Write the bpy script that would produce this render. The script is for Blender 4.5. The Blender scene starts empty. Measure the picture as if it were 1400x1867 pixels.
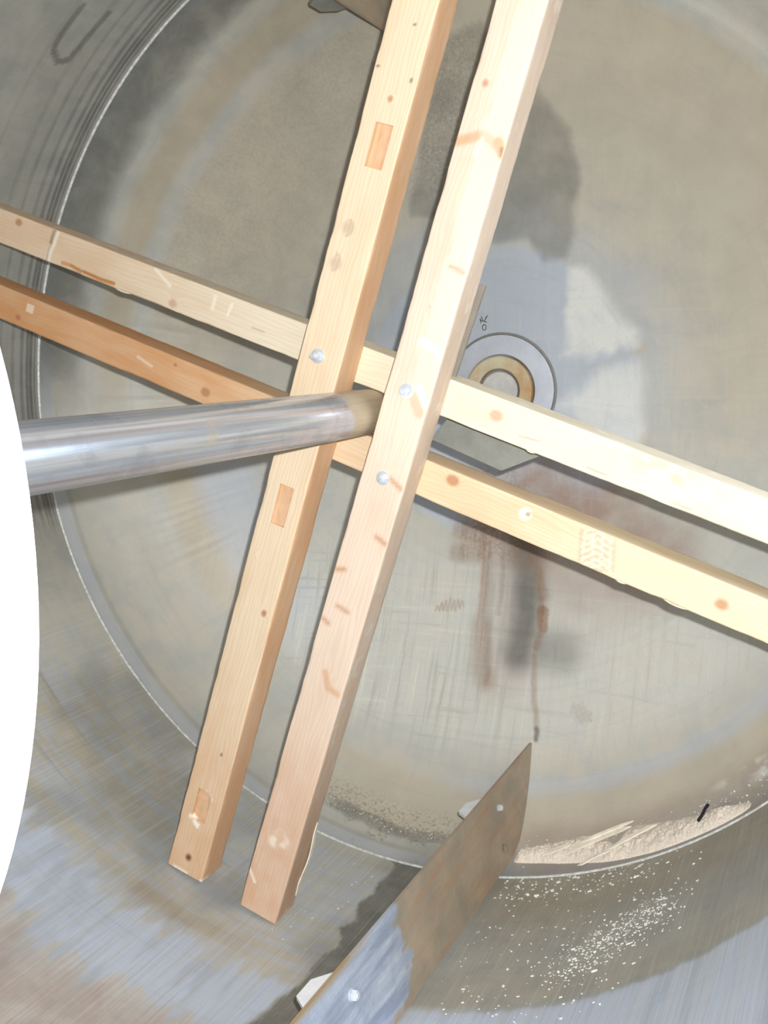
import bpy, bmesh, math, random
import numpy as np
from mathutils import Vector, Matrix

random.seed(7)
RNG = np.random.default_rng(7)
SC = bpy.context.scene
COL = SC.collection
PI = math.pi

# ------------------------------------------------------------------ places
# tank axis = world Y (away from the viewer), Z up; metres
R_T = 1.18          # inner radius of the tank
Y_S = -0.566        # plane of the weld between shell and dished end
H_D = 0.566         # depth of the dished end
MH = (16.5, -.95, .32)   # assumed manhole, added for daylight: degrees round the shell, y, radius
Y_OPEN = -3.7       # open end behind the viewer
CAM = Vector((0.95324, -2.96680, 0.14025))


# ------------------------------------------------------------------ helpers
def tag(o, label=None, cat=None, group=None, kind=None):
    if label: o['label'] = label
    if cat: o['category'] = cat
    if group: o['group'] = group
    if kind: o['kind'] = kind
    return o


def empty(name, loc, label, cat, group=None):
    o = bpy.data.objects.new(name, None)
    COL.objects.link(o)
    o.location = loc
    o.empty_display_size = 0.05
    return tag(o, label, cat, group)


def link(name, me, mat, parent=None):
    o = bpy.data.objects.new(name, me)
    COL.objects.link(o)
    if mat is not None:
        me.materials.append(mat)
    if parent is not None:
        o.parent = parent
        o.matrix_parent_inverse = Matrix.Translation(-Vector(parent.location))
    return o


def mesh_np(name, V, F, mat, parent=None, smooth=True, attrs=None):
    me = bpy.data.meshes.new(name)
    V = np.asarray(V, dtype=np.float64)
    F = [tuple(int(i) for i in f) for f in F] if not isinstance(F, np.ndarray) else F.tolist()
    me.from_pydata(V.tolist(), [], F)
    if attrs:
        for k, a in attrs.items():
            a = np.asarray(a, dtype=np.float32)
            if a.ndim == 1:
                at = me.attributes.new(k, 'FLOAT', 'POINT')
                at.data.foreach_set('value', a)
            elif a.shape[1] == 4:
                at = me.attributes.new(k, 'FLOAT_COLOR', 'POINT')
                at.data.foreach_set('color', a.ravel())
            else:
                at = me.attributes.new(k, 'FLOAT_VECTOR', 'POINT')
                at.data.foreach_set('vector', a.ravel())
    me.update()
    if smooth:
        me.polygons.foreach_set('use_smooth', [True] * len(me.polygons))
    return link(name, me, mat, parent)


def bm_obj(name, bm, mat, parent=None, smooth=False, angle=40):
    me = bpy.data.meshes.new(name)
    bmesh.ops.recalc_face_normals(bm, faces=bm.faces)
    bm.to_mesh(me)
    bm.free()
    if smooth:
        me.polygons.foreach_set('use_smooth', [True] * len(me.polygons))
        try:
            me.set_sharp_from_angle(angle=math.radians(angle))
        except Exception:
            pass
    return link(name, me, mat, parent)


def bm_lathe(bm, prof, n=48, M=None, close=False):
    """profile of (radius, axial) turned about local Y; M places it"""
    rings = []
    for r, y in prof:
        if r < 1e-6:
            v = bm.verts.new((0, y, 0))
            rings.append([v] * n)
        else:
            rings.append([bm.verts.new((r * math.cos(2 * PI * k / n), y, r * math.sin(2 * PI * k / n))) for k in range(n)])
    for a, b in zip(rings[:-1], rings[1:]):
        for k in range(n):
            k2 = (k + 1) % n
            f = [a[k], a[k2], b[k2], b[k]]
            f = list(dict.fromkeys(f))
            if len(f) >= 3:
                try:
                    bm.faces.new(f)
                except ValueError:
                    pass
    if M is not None:
        done = set()
        for ring in rings:
            for v in ring:
                if v not in done:
                    v.co = M @ v.co
                    done.add(v)


def bm_prism(bm, poly, e1, e2, o, ax, d0, d1):
    """poly of 2-D points on plane (o; e1,e2), thickened along ax from d0 to d1"""
    o, e1, e2, ax = Vector(o), Vector(e1), Vector(e2), Vector(ax)
    a = [bm.verts.new(o + e1 * p[0] + e2 * p[1] + ax * d0) for p in poly]
    b = [bm.verts.new(o + e1 * p[0] + e2 * p[1] + ax * d1) for p in poly]
    n = len(poly)
    bm.faces.new(a)
    bm.faces.new(b[::-1])
    for i in range(n):
        bm.faces.new((a[i], b[i], b[(i + 1) % n], a[(i + 1) % n]))


def bevel_all(bm, w, seg=2):
    es = [e for e in bm.edges if len(e.link_faces) == 2 and e.calc_face_angle(0) > math.radians(30)]
    bmesh.ops.bevel(bm, geom=es, offset=w, segments=seg, affect='EDGES', profile=0.6)


# ------------------------------------------------------------------ numpy noise
def _hash(i, j, k, s):
    h = (i * 374761393 + j * 668265263 + k * 2147483647 + s * 1274126177) & 0xFFFFFFFF
    h = ((h ^ (h >> 13)) * 1274126177) & 0xFFFFFFFF
    return ((h ^ (h >> 16)) & 0xFFFF) / 65535.0


def vnoise(P, s=0):
    P = np.asarray(P, dtype=np.float64)
    I = np.floor(P).astype(np.int64)
    f = P - I
    f = f * f * (3 - 2 * f)
    out = 0
    for a in (0, 1):
        for b in (0, 1):
            for c in (0, 1):
                w = (f[:, 0] if a else 1 - f[:, 0]) * (f[:, 1] if b else 1 - f[:, 1]) * (f[:, 2] if c else 1 - f[:, 2])
                out = out + w * _hash(I[:, 0] + a, I[:, 1] + b, I[:, 2] + c, s)
    return out


def fbm(P, oct=4, s=0):
    t, a, n = 0, 0.5, 0
    P = np.array(P, dtype=np.float64)
    for o in range(oct):
        t = t + a * vnoise(P, s + o)
        n += a
        a *= 0.5
        P = P * 2.03 + 7.1
    return t / n


def sstep(a, b, x):
    t = np.clip((x - a) / (b - a), 0, 1)
    return t * t * (3 - 2 * t)


def in_poly(x, y, poly):
    c = np.zeros(len(x), bool)
    n = len(poly)
    for i in range(n):
        x1, y1 = poly[i]
        x2, y2 = poly[(i + 1) % n]
        cond = ((y1 > y) != (y2 > y))
        with np.errstate(divide='ignore', invalid='ignore'):
            xi = (x2 - x1) * (y - y1) / (y2 - y1 + 1e-12) + x1
        c ^= cond & (x < xi)
    return c


def seg_dist(x, y, pts):
    d = np.full(len(x), 1e9)
    for (x1, y1), (x2, y2) in zip(pts[:-1], pts[1:]):
        dx, dy = x2 - x1, y2 - y1
        t = np.clip(((x - x1) * dx + (y - y1) * dy) / (dx * dx + dy * dy + 1e-12), 0, 1)
        d = np.minimum(d, np.hypot(x - x1 - t * dx, y - y1 - t * dy))
    return d


def poly_soft(x, y, poly, soft):
    ins = in_poly(x, y, poly)
    d = seg_dist(x, y, list(poly) + [poly[0]])
    return sstep(-soft, soft, np.where(ins, d, -d))


def stroke(x, y, pts, w, soft):
    return 1 - sstep(w, w + soft, seg_dist(x, y, pts))


# ------------------------------------------------------------------ materials
def new_mat(name):
    m = bpy.data.materials.new(name)
    m.use_nodes = True
    nt = m.node_tree
    nt.nodes.clear()
    return m, nt


class NB:
    def __init__(self, nt):
        self.nt = nt

    def n(self, t, **kw):
        nd = self.nt.nodes.new(t)
        for k, v in kw.items():
            setattr(nd, k, v)
        return nd

    def l(self, a, b):
        self.nt.links.new(a, b)

    def put(self, sock, v):
        if hasattr(v, 'is_output') or isinstance(v, bpy.types.NodeSocket):
            self.l(v, sock)
        else:
            sock.default_value = v

    def math(self, op, a, b=0.0, clamp=False):
        nd = self.n('ShaderNodeMath', operation=op)
        nd.use_clamp = clamp
        self.put(nd.inputs[0], a)
        self.put(nd.inputs[1], b)
        return nd.outputs[0]

    def mix(self, f, a, b, blend='MIX'):
        nd = self.n('ShaderNodeMix', data_type='RGBA', blend_type=blend)
        nd.clamp_factor = True
        self.put(nd.inputs[0], f)
        self.put(nd.inputs[6], a if not isinstance(a, tuple) else (*a[:3], 1))
        self.put(nd.inputs[7], b if not isinstance(b, tuple) else (*b[:3], 1))
        return nd.outputs[2]

    def rng(self, v, a, b, c=0.0, d=1.0, smooth=False):
        nd = self.n('ShaderNodeMapRange')
        if smooth: nd.interpolation_type = 'SMOOTHSTEP'
        self.put(nd.inputs[0], v)
        for i, q in enumerate((a, b, c, d)):
            nd.inputs[i + 1].default_value = q
        return nd.outputs[0]

    def noise(self, vec, scale, detail=4.0, rough=0.55, dist=0.0):
        nd = self.n('ShaderNodeTexNoise')
        if vec is not None: self.l(vec, nd.inputs['Vector'])
        nd.inputs['Scale'].default_value = scale
        nd.inputs['Detail'].default_value = detail
        nd.inputs['Roughness'].default_value = rough
        nd.inputs['Distortion'].default_value = dist
        return nd.outputs[0]

    def mapping(self, vec, scale=(1, 1, 1), rot=(0, 0, 0), loc=(0, 0, 0)):
        nd = self.n('ShaderNodeMapping')
        self.l(vec, nd.inputs[0])
        nd.inputs['Location'].default_value = loc
        nd.inputs['Rotation'].default_value = rot
        nd.inputs['Scale'].default_value = scale
        return nd.outputs[0]

    def attr(self, name):
        return self.n('ShaderNodeAttribute', attribute_name=name)

    def finish(self, color, rough, metal=0.0, spec=0.5, bump=None, bstr=0.2, bdist=0.002):
        b = self.n('ShaderNodeBsdfPrincipled')
        self.put(b.inputs['Base Color'], color if not isinstance(color, tuple) else (*color[:3], 1))
        self.put(b.inputs['Roughness'], rough)
        self.put(b.inputs['Metallic'], metal)
        b.inputs['Specular IOR Level'].default_value = spec
        if bump is not None:
            bp = self.n('ShaderNodeBump')
            bp.inputs['Strength'].default_value = bstr
            bp.inputs['Distance'].default_value = bdist
            self.l(bump, bp.inputs['Height'])
            self.l(bp.outputs[0], b.inputs['Normal'])
        o = self.n('ShaderNodeOutputMaterial')
        self.l(b.outputs[0], o.inputs[0])
        return b


def s2l(r, g, b):
    f = lambda c: (c / 255 / 12.92) if c / 255 <= 0.04045 else ((c / 255 + 0.055) / 1.055) ** 2.4
    return (f(r), f(g), f(b))


def steel_wall():
    """tank plate: masks ma (tan, dark, rust, pale) and mb (blue, mauve, speck, hatch)"""
    m, nt = new_mat('tank_steel')
    k = NB(nt)
    flow = k.attr('flow').outputs['Vector']
    tc = k.n('ShaderNodeTexCoord').outputs['Object']
    ma, mb = k.attr('ma'), k.attr('mb')
    sa = k.n('ShaderNodeSeparateColor'); k.l(ma.outputs['Color'], sa.inputs[0])
    sb = k.n('ShaderNodeSeparateColor'); k.l(mb.outputs['Color'], sb.inputs[0])
    tan, dark, rust, pale = sa.outputs[0], sa.outputs[1], sa.outputs[2], ma.outputs['Alpha']
    blue, mauve, speck, hatch = sb.outputs[0], sb.outputs[1], sb.outputs[2], mb.outputs['Alpha']
    big = k.noise(tc, 2.6, 5, 0.6, 0.4)
    mid = k.noise(tc, 11, 5, 0.62, 0.3)
    fine = k.noise(tc, 120, 4, 0.65)
    grain = k.noise(tc, 320, 2, 0.6)
    around = k.noise(k.mapping(flow, (1.5, 55, 1)), 1.0, 6, 0.6)
    across = k.noise(k.mapping(flow, (55, 2.2, 1)), 1.0, 6, 0.6)
    vert = k.noise(k.mapping(tc, (60, 1, 3.0)), 1.0, 5, 0.6)
    horz = k.noise(k.mapping(tc, (3.0, 1, 55)), 1.0, 5, 0.6)
    col = k.mix(k.rng(big, .38, .62, smooth=True), s2l(196, 194, 184), s2l(201, 195, 181))
    col = k.mix(k.rng(mid, .42, .72), col, s2l(184, 185, 180))
    col = k.mix(k.math('MULTIPLY', tan, k.rng(mid, .2, .7, .6, 1.0)), col, s2l(192, 174, 143))
    col = k.mix(k.math('MULTIPLY', blue, k.rng(across, .3, .62, .65, 1.0)), col, s2l(186, 196, 213))
    col = k.mix(k.math('MULTIPLY', mauve, k.rng(mid, .3, .6, .5, 1.0)), col, s2l(166, 143, 130))
    col = k.mix(k.math('MULTIPLY', pale, k.rng(mid, .25, .55, .55, 1.0)), col, s2l(238, 237, 230))
    # wiping marks where somebody brushed the plate both ways
    hv = k.math('MAXIMUM', k.rng(vert, .55, .75), k.rng(horz, .58, .78))
    col = k.mix(k.math('MULTIPLY', hatch, k.math('MULTIPLY', hv, .8)), col, s2l(232, 229, 212))
    hd = k.math('MAXIMUM', k.rng(vert, .46, .30), k.rng(horz, .44, .28))
    col = k.mix(k.math('MULTIPLY', hatch, k.math('MULTIPLY', hd, .45)), col, s2l(140, 138, 125))
    # mill lines round the shell and scratches along it
    col = k.mix(k.rng(around, .52, .75, 0, .22), col, s2l(165, 165, 158))
    col = k.mix(k.rng(across, .54, .78, 0, .16), col, s2l(168, 166, 160))
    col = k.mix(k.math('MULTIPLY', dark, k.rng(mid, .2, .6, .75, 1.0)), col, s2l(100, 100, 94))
    col = k.mix(k.math('MULTIPLY', rust, k.math('MULTIPLY', k.rng(fine, .25, .55, .75, 1.0), k.rng(vert, .36, .60, .45, 1.0))), col, s2l(140, 98, 62))
    sp = k.math('MULTIPLY', speck, k.rng(fine, .52, .60))
    col = k.mix(k.math('MULTIPLY', sp, .75), col, s2l(112, 103, 90))
    sp2 = k.math('MULTIPLY', speck, k.rng(fine, .44, .36))
    col = k.mix(k.math('MULTIPLY', sp2, .5), col, s2l(215, 205, 185))
    sf = k.n('ShaderNodeSeparateXYZ'); k.l(flow, sf.inputs[0])
    streak = k.noise(k.mapping(flow, (190, 4, 1)), 1.0, 4, .6)
    col = k.mix(k.math('MULTIPLY', sf.outputs[2], k.rng(streak, .48, .72, 0, .26)), col, s2l(146, 142, 134))
    col = k.mix(k.math('MULTIPLY', sf.outputs[2], k.rng(streak, .46, .26, 0, .24)), col, s2l(214, 214, 212))
    col = k.mix(k.rng(grain, .35, .65, 0, .10), col, s2l(150, 146, 134))
    rough = k.math('ADD', k.rng(across, .3, .7, .50, .66), k.math('MULTIPLY', dark, -.06))
    h = k.math('ADD', k.math('MULTIPLY', fine, .6), k.math('MULTIPLY', around, .5))
    k.finish(col, rough, 0.12, 0.35, h, 0.10, 0.001)
    return m


def wood(name, light, dark, seed):
    """sawn softwood; masks knot, tint, dirt, pale stored along the piece, local X = grain"""
    m, nt = new_mat(name)
    k = NB(nt)
    g = k.attr('grain').outputs['Vector']
    gm = k.mapping(g, (1, 1, 1), (0, 0, 0), (seed * 3.1, seed * 1.7, seed * .9))
    knot = k.attr('knot').outputs['Fac']
    tint = k.attr('tint').outputs['Fac']
    dirt_shade = k.attr('dirt_shade').outputs['Fac']
    pale = k.attr('pale').outputs['Fac']
    warp = k.noise(k.mapping(gm, (2.2, 14, 14)), 1.0, 3, 0.5)
    # growth rings cut along the grain
    wv = k.n('ShaderNodeTexWave', wave_type='BANDS', bands_direction='Y')
    vm = k.n('ShaderNodeVectorMath', operation='ADD')
    cx = k.n('ShaderNodeCombineXYZ')
    k.l(k.math('MULTIPLY', k.math('ADD', warp, k.math('MULTIPLY', knot, .35)), .06), cx.inputs[1])
    k.l(gm, vm.inputs[0]); k.l(cx.outputs[0], vm.inputs[1])
    k.l(k.mapping(vm.outputs[0], (.35, 1, .8)), wv.inputs['Vector'])
    wv.inputs['Scale'].default_value = 34
    wv.inputs['Distortion'].default_value = 2.2
    wv.inputs['Detail'].default_value = 2.5
    wv.inputs['Detail Scale'].default_value = 1.4
    fib = k.noise(k.mapping(gm, (6, 330, 330)), 1.0, 4, 0.6)
    blot = k.noise(k.mapping(gm, (5, 16, 16)), 1.0, 4, 0.55)
    col = k.mix(k.rng(wv.outputs['Fac'], .25, .95, 0, .30), light, dark)
    col = k.mix(k.rng(blot, .45, .75, 0, .45), col, dark)
    col = k.mix(k.rng(fib, .5, .8, 0, .22), col, tuple(c * .72 for c in dark))
    col = k.mix(k.math('MULTIPLY', tint, k.rng(blot, .3, .6, .7, 1.0)), col, s2l(206, 142, 88))
    kr = k.rng(knot, .35, .8, smooth=True)
    col = k.mix(k.math('MULTIPLY', kr, .75), col, s2l(178, 118, 80))
    col = k.mix(k.rng(knot, .86, .98), col, s2l(120, 72, 46))
    col = k.mix(pale, col, s2l(250, 240, 222))
    col = k.mix(dirt_shade, col, s2l(104, 84, 66))  # mask holds real marks plus shade painted on flanks and tops
    rough = k.rng(fib, .3, .7, .62, .78)
    h = k.math('ADD', k.math('MULTIPLY', fib, .6), k.math('MULTIPLY', blot, .8))
    k.finish(col, rough, 0.0, 0.28, h, 0.25, 0.0012)
    return m


def simple(name, color, rough=.5, metal=0., spec=.5, var=.12, scale=30, bump=.1, second=None, stretch=(1, 1, 1)):
    m, nt = new_mat(name)
    k = NB(nt)
    tc = k.n('ShaderNodeTexCoord').outputs['Object']
    v = k.mapping(tc, stretch)
    n = k.noise(v, scale, 5, .6)
    c2 = second if second else tuple(c * (1 - var * 2.2) for c in color)
    col = k.mix(k.rng(n, .35, .68), color, c2)
    f = k.noise(v, scale * 6, 3, .6)
    col = k.mix(k.rng(f, .5, .8, 0, .25), col, tuple(c * .7 for c in color))
    k.finish(col, k.rng(n, .3, .7, max(rough - .07, .05), rough + .07), metal, spec, f, bump, .001)
    return m


def shaft_mat():
    m, nt = new_mat('worn_shaft_steel')
    k = NB(nt)
    flow = k.attr('flow').outputs['Vector']
    wear = k.attr('wear').outputs['Fac']     # 1 where the tube was never cleaned
    tc = k.n('ShaderNodeTexCoord').outputs['Object']
    st = k.noise(k.mapping(flow, (46, 2.2, 1)), 1.0, 5, .6)
    st2 = k.noise(k.mapping(flow, (90, 1.1, 1), (0, 0, 0), (4, 2, 0)), 1.0, 5, .6)
    bl = k.noise(tc, 18, 3, .5)
    fine = k.noise(tc, 160, 3, .6)
    ang = k.attr('ang').outputs['Fac']
    col = k.mix(k.rng(st, .3, .7, smooth=True), s2l(172, 178, 190), s2l(200, 206, 216))
    # brown run marks that follow the tube
    wob = k.math('ADD', ang, k.math('MULTIPLY', k.math('SUBTRACT', k.noise(k.mapping(flow, (2, 3, 1)), 1.0, 3, .5), .5), 14.0))
    for c, wd, a in ((-38, 2.5, .6), (-54, 2.0, .4), (-84, 8, .7), (26, 4, .3)):
        d = k.math('ABSOLUTE', k.math('SUBTRACT', wob, c))
        col = k.mix(k.math('MULTIPLY', k.rng(d, wd, wd * 2.2, 1, 0, True), k.math('MULTIPLY', k.rng(st2, .38, .56), a)), col, s2l(190, 158, 136))
    col = k.mix(k.rng(bl, .45, .75, 0, .35, True), col, s2l(142, 146, 158))
    sp = k.attr('spatter').outputs['Fac']
    col = k.mix(k.math('MULTIPLY', sp, k.rng(bl, .46, .62, 0, .8)), col, s2l(206, 198, 184))
    col = k.mix(wear, col, k.mix(k.rng(st, .4, .7), s2l(186, 172, 148), s2l(170, 157, 136)))
    rough = k.math('ADD', k.rng(bl, .30, .70, .24, .29), k.math('MULTIPLY', wear, .25))
    met = k.math('SUBTRACT', .75, k.math('MULTIPLY', wear, .5))
    k.finish(col, rough, met, .5)
    return m


def baffle_mat(name='baffle_steel'):
    m, nt = new_mat(name)
    k = NB(nt)
    tc = k.n('ShaderNodeTexCoord').outputs['Object']
    br = k.attr('brown').outputs['Fac']
    ed = k.attr('edge').outputs['Fac']
    st = k.noise(k.mapping(tc, (8, 5, 46)), 1.0, 5, .6)
    bl = k.noise(tc, 9, 5, .6, .4)
    fine = k.noise(tc, 140, 3, .6)
    g = k.mix(k.rng(st, .38, .66), s2l(160, 170, 190), s2l(200, 208, 220))
    g = k.mix(k.rng(bl, .5, .7, 0, .5), g, s2l(146, 152, 168))
    b = k.mix(k.rng(bl, .35, .65), s2l(176, 158, 135), s2l(152, 142, 126))
    b = k.mix(k.rng(st, .48, .70, 0, .75), b, s2l(176, 136, 108))
    col = k.mix(br, g, b)
    col = k.mix(ed, col, s2l(176, 152, 112))
    col = k.mix(k.rng(fine, .5, .8, 0, .15), col, (.1, .09, .08))
    k.finish(col, k.rng(st, .3, .7, .42, .58), k.rng(br, 0, 1, .35, .1), .4, fine, .08, .0008)
    return m


M_STEEL = steel_wall()
M_WELD = simple('weld_bead', s2l(228, 228, 222), .4, .1, .5, .2, 90, .3)
M_SHAFT = shaft_mat()
M_BAF = baffle_mat()
M_ZINC = simple('zinc_fastener', s2l(228, 233, 240), .22, .35, .5, .12, 60, .05)
M_DULLBOLT = simple('dull_bolt', s2l(176, 160, 140), .4, .5, .5, .12, 60, .1)
M_BRACKET = simple('bracket_steel', s2l(246, 248, 252), .4, .0, .5, .06, 25, .06)
M_PLATE = simple('grey_plate', s2l(146, 148, 141), .55, .2, .4, .1, 22, .1)
M_STRIP = simple('shaded_strip', s2l(138, 130, 118), .6, .1, .4, .1, 22, .1)  # plate grey darkened so the strip looks in shade
M_PAD = simple('pad_steel', s2l(190, 194, 203), .55, .0, .3, .1, 16, .08, s2l(176, 178, 185))
M_RING = simple('rusty_ring', s2l(196, 188, 160), .6, .1, .4, .1, 13, .2, s2l(182, 142, 96))
M_FACE = simple('stub_face', s2l(205, 202, 197), .5, .2, .4, .1, 30, .08)
M_DARKGAP = simple('grey_groove', s2l(140, 137, 130), .8, 0, .2, .1, 40, .1)  # dull grey for the hub's weld ring and groove floor
M_WHITE = simple('white_paint', (.86, .86, .85), .45, 0, .4, .02, 12, .03)
M_BLACK = simple('black_plastic', (.012, .010, .018), .4, 0, .5, .05, 40, .05)
M_INK = simple('marker_ink', (.06, .06, .065), .8, 0, .1, .05, 40, .0)
M_BLUE = simple('old_white_paint', s2l(235, 226, 208), .6, 0, .3, .08, 20, .1)
M_DUST = simple('sawdust', s2l(246, 236, 222), .9, 0, .1, .2, 260, .8, s2l(216, 199, 180))
M_CHIP = simple('wood_chip', s2l(238, 236, 228), .8, 0, .2, .1, 60, .2)
M_SPLINT = simple('pale_splinter_wood', s2l(250, 240, 222), .7, 0, .2, .1, 40, .2, None, (1, 1, 1))
W_A = wood('timber_peach', s2l(232, 211, 182), s2l(214, 182, 144), 1.0)
W_B = wood('timber_pinkish', s2l(230, 209, 189), s2l(214, 184, 158), 2.3)
W_C = wood('timber_pale', s2l(234, 223, 200), s2l(218, 198, 166), 3.7)
W_D = wood('timber_honey', s2l(232, 213, 182), s2l(216, 185, 142), 5.1)


# ------------------------------------------------------------------ tank: dished end
def head_y(r):
    return Y_S + H_D * np.sqrt(np.clip(1 - (r / R_T) ** 2, 0, 1))


def head_point(x, z, lift=0.0):
    r = math.hypot(x, z)
    y = Y_S + H_D * math.sqrt(max(0.0, 1 - (r / R_T) ** 2))
    n = Vector((-x / R_T ** 2, -(y - Y_S) / H_D ** 2, -z / R_T ** 2)).normalized()
    return Vector((x, y, z)) + n * lift, n


def build_head():
    NR, NT = 330, 1080
    # even steps along the meridian
    ph = np.linspace(0.0, PI / 2, 4000)
    rr = R_T * np.sin(ph)
    yy = H_D * np.cos(ph)
    arc = np.concatenate([[0], np.cumsum(np.hypot(np.diff(rr), np.diff(yy)))])
    s = np.linspace(0, arc[-1], NR + 1)[1:]
    r = np.interp(s, arc, rr)
    r[-1] = R_T
    th = np.linspace(0, 2 * PI, NT, endpoint=False)
    RR, TT = np.meshgrid(r, th, indexing='ij')
    X = (RR * np.cos(TT)).ravel()
    Z = (RR * np.sin(TT)).ravel()
    Y = head_y(RR.ravel())
    SS = np.repeat(s, NT)
    V = np.stack([X, Y, Z], 1)
    V = np.vstack([[0, Y_S + H_D, 0], V])
    idx = np.arange(NR * NT).reshape(NR, NT) + 1
    a, b = idx[:-1], idx[1:]
    q = np.stack([a, np.roll(a, -1, 1), np.roll(b, -1, 1), b], -1).reshape(-1, 4)
    F = q.tolist() + [[0, int(idx[0][(k + 1) % NT]), int(idx[0][k])] for k in range(NT)]
    x, z = V[:, 0], V[:, 2]
    R = np.hypot(x, z)
    deg = np.degrees(np.arctan2(z, x)) % 360
    P = V * 1.0
    w1 = (fbm(P * 9, 4, 1) - .5)
    w2 = (fbm(P * 9, 4, 11) - .5)
    w3 = (fbm(P * 38, 3, 21) - .5)
    xw, zw = x + w1 * .07 + w3 * .018, z + w2 * .07 - w3 * .018
    Rw = R + w1 * .012 + w3 * .006
    one = lambda: np.zeros(len(x))
    tan, dark, rust, pale = one(), one(), one(), one()
    blue, mauve, speck, hatch = one(), one(), one(), one()
    upper = sstep(-.25, .35, z)          # upper half is the browner, unbrushed half
    left = sstep(.15, -.45, x)
    # ring stains, all centred on the axis
    ring = lambda c, h, sft: (1 - sstep(h, h + sft, np.abs(Rw - c)))
    angU = sstep(88, 104, deg) * (1 - sstep(172, 186, deg))
    tan = np.maximum(tan, ring(1.088, .016, .026) * (angU * .70 + .12))
    dark = np.maximum(dark, ring(1.052, .010, .018) * angU * .22)
    dark = np.maximum(dark, sstep(1.11, 1.165, Rw) * (angU * .80 + .10))
    dark = np.maximum(dark, upper * (.20 + .22 * left) * (.7 + .6 * fbm(P * 6, 3, 77)))
    tan = np.maximum(tan, sstep(.3, .9, R) * (1 - sstep(1.0, 1.04, Rw)) * upper * .62)
    tan = np.maximum(tan, ring(1.10, .03, .03) * sstep(230, 262, deg) * (1 - sstep(325, 345, deg)) * .5)
    blue = np.maximum(blue, ring(1.052, .008, .022) * sstep(262, 280, deg) * (1 - sstep(322, 340, deg)) * .4)
    tan = np.maximum(tan, sstep(1.03, 1.08, Rw) * sstep(60, 20, deg) * sstep(10, 40, deg) * .9)
    pale = np.maximum(pale, ring(1.058, .006, .012) * sstep(35, 44, deg) * (1 - sstep(62, 75, deg)) * .28)
    # broad rings of handling on the left
    blue = np.maximum(blue, ring(.86, .05, .06) * sstep(182, 200, deg) * (1 - sstep(226, 240, deg)) * .55)
    tan = np.maximum(tan, ring(.96, .03, .05) * sstep(172, 188, deg) * (1 - sstep(215, 238, deg)) * .55)
    speck = np.maximum(speck, sstep(.62, .9, R) * (1 - sstep(1.0, 1.04, Rw)) * sstep(92, 110, deg) * (1 - sstep(160, 172, deg)) * .16)
    # damp patch above the hub
    damp = [(0.008, 0.960), (0.14, 0.798), (0.213, 0.691), (0.239, 0.564), (0.215, 0.50), (0.222, 0.43), (0.193, 0.362),
            (0.12, 0.36), (0.078, 0.42), (-0.018, 0.409), (-0.125, 0.486), (-0.269, 0.49), (-0.215, 0.70), (-0.11, 0.93)]
    xd, zd = x + w1 * .02 + w3 * .01, z + w2 * .02
    dp = poly_soft(xd, zd, damp, .022)
    dark = np.maximum(dark, dp * (.42 + .40 * fbm(P * 14, 3, 5)))
    dark = np.maximum(dark, poly_soft(xd, zd, [(0.04, .45), (0.21, .42), (.235, .56), (.18, .60), (.1, .52)], .05) * .62)
    pl = dp * sstep(.05, -.08, x) * sstep(.5, .6, z)
    speck = np.maximum(speck, pl * .42)
    # ground, bluish circle round the hub
    pol = 1 - sstep(.39, .425, R + w1 * .03)
    blue = np.maximum(blue, pol * .85)
    blue = np.maximum(blue, (1 - sstep(.42, .58, R + w1 * .12)) * sstep(-30, 10, (deg + 180) % 360 - 180) * .35)
    p1 = [(0.205, 0.335), (0.254, 0.335), (0.323, 0.245), (0.392, 0.172), (0.395, 0.140), (0.265, 0.084), (0.20, 0.093)]
    p2 = [(0.175, -0.03), (0.30, 0.06), (0.40, 0.10), (0.41, 0.052), (0.405, -0.095), (0.381, -0.165), (0.238, -0.10)]
    pale = np.maximum(pale, poly_soft(xw, zw, p1, .02) * .85)
    pale = np.maximum(pale, poly_soft(xw, zw, p2, .025) * .7)
    tan = np.maximum(tan, stroke(x, z, [(0.218, .056), (.31, .094), (.405, .133)], .004, .014) * .8)
    dark = np.maximum(dark, stroke(xd, zd, [(.395, .19), (.408, .13), (.41, .05)], .002, .03) * .14)
    # rust weeping down from the hub
    wash = [(-0.10, -0.235), (0.147, -0.17), (0.543, -0.346), (0.60, -0.46), (0.555, -0.53), (0.383, -0.60), (0.226, -0.615),
            (0.15, -0.53), (-0.001, -0.44), (-.10, -.42)]
    mauve = np.maximum(mauve, poly_soft(xw, zw, wash, .07) * 1.0)
    rs = lambda pts, w, s, a: stroke(x + w1 * .02 + w3 * .008, z, pts, w, s) * a
    rust = np.maximum(rust, rs([(-.105, -.395), (-.03, -.42), (-.03, -.455), (-.105, -.46)], .012, .03, .62))
    rust = np.maximum(rust, rs([(-.045, -.37), (-.026, -.45), (-.022, -.60), (-.02, -.68)], .003, .018, .60))
    rust = np.maximum(rust, rs([(-.02, -.66), (0.0, -.76), (.02, -.80)], .010, .034, .55))
    rust = np.maximum(rust, rs([(.0, -.38), (.05, -.43), (.11, -.44)], .03, .06, .40))
    rust = np.maximum(rust, rs([(.10, -.39), (.135, -.49), (.155, -.56)], .006, .022, .55))
    rust = np.maximum(rust, rs([(.160, -.60), (.163, -.645)], .010, .012, .95))
    rust = np.maximum(rust, rs([(.158, -.645), (.152, -.70)], .004, .012, .6))
    rust = np.maximum(rust, rs([(.150, -.72), (.165, -.82), (.186, -.90)], .003, .010, .55))
    mauve = np.maximum(mauve, rs([(.05, -.40), (.07, -.60), (.06, -.75)], .05, .09, .6))
    dark = np.maximum(dark, rs([(.085, -.40), (.105, -.50), (.112, -.58), (.10, -.72)], .008, .075, .85))
    dark = np.maximum(dark, rs([(.135, -.54), (.15, -.60)], .008, .016, .7))
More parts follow.
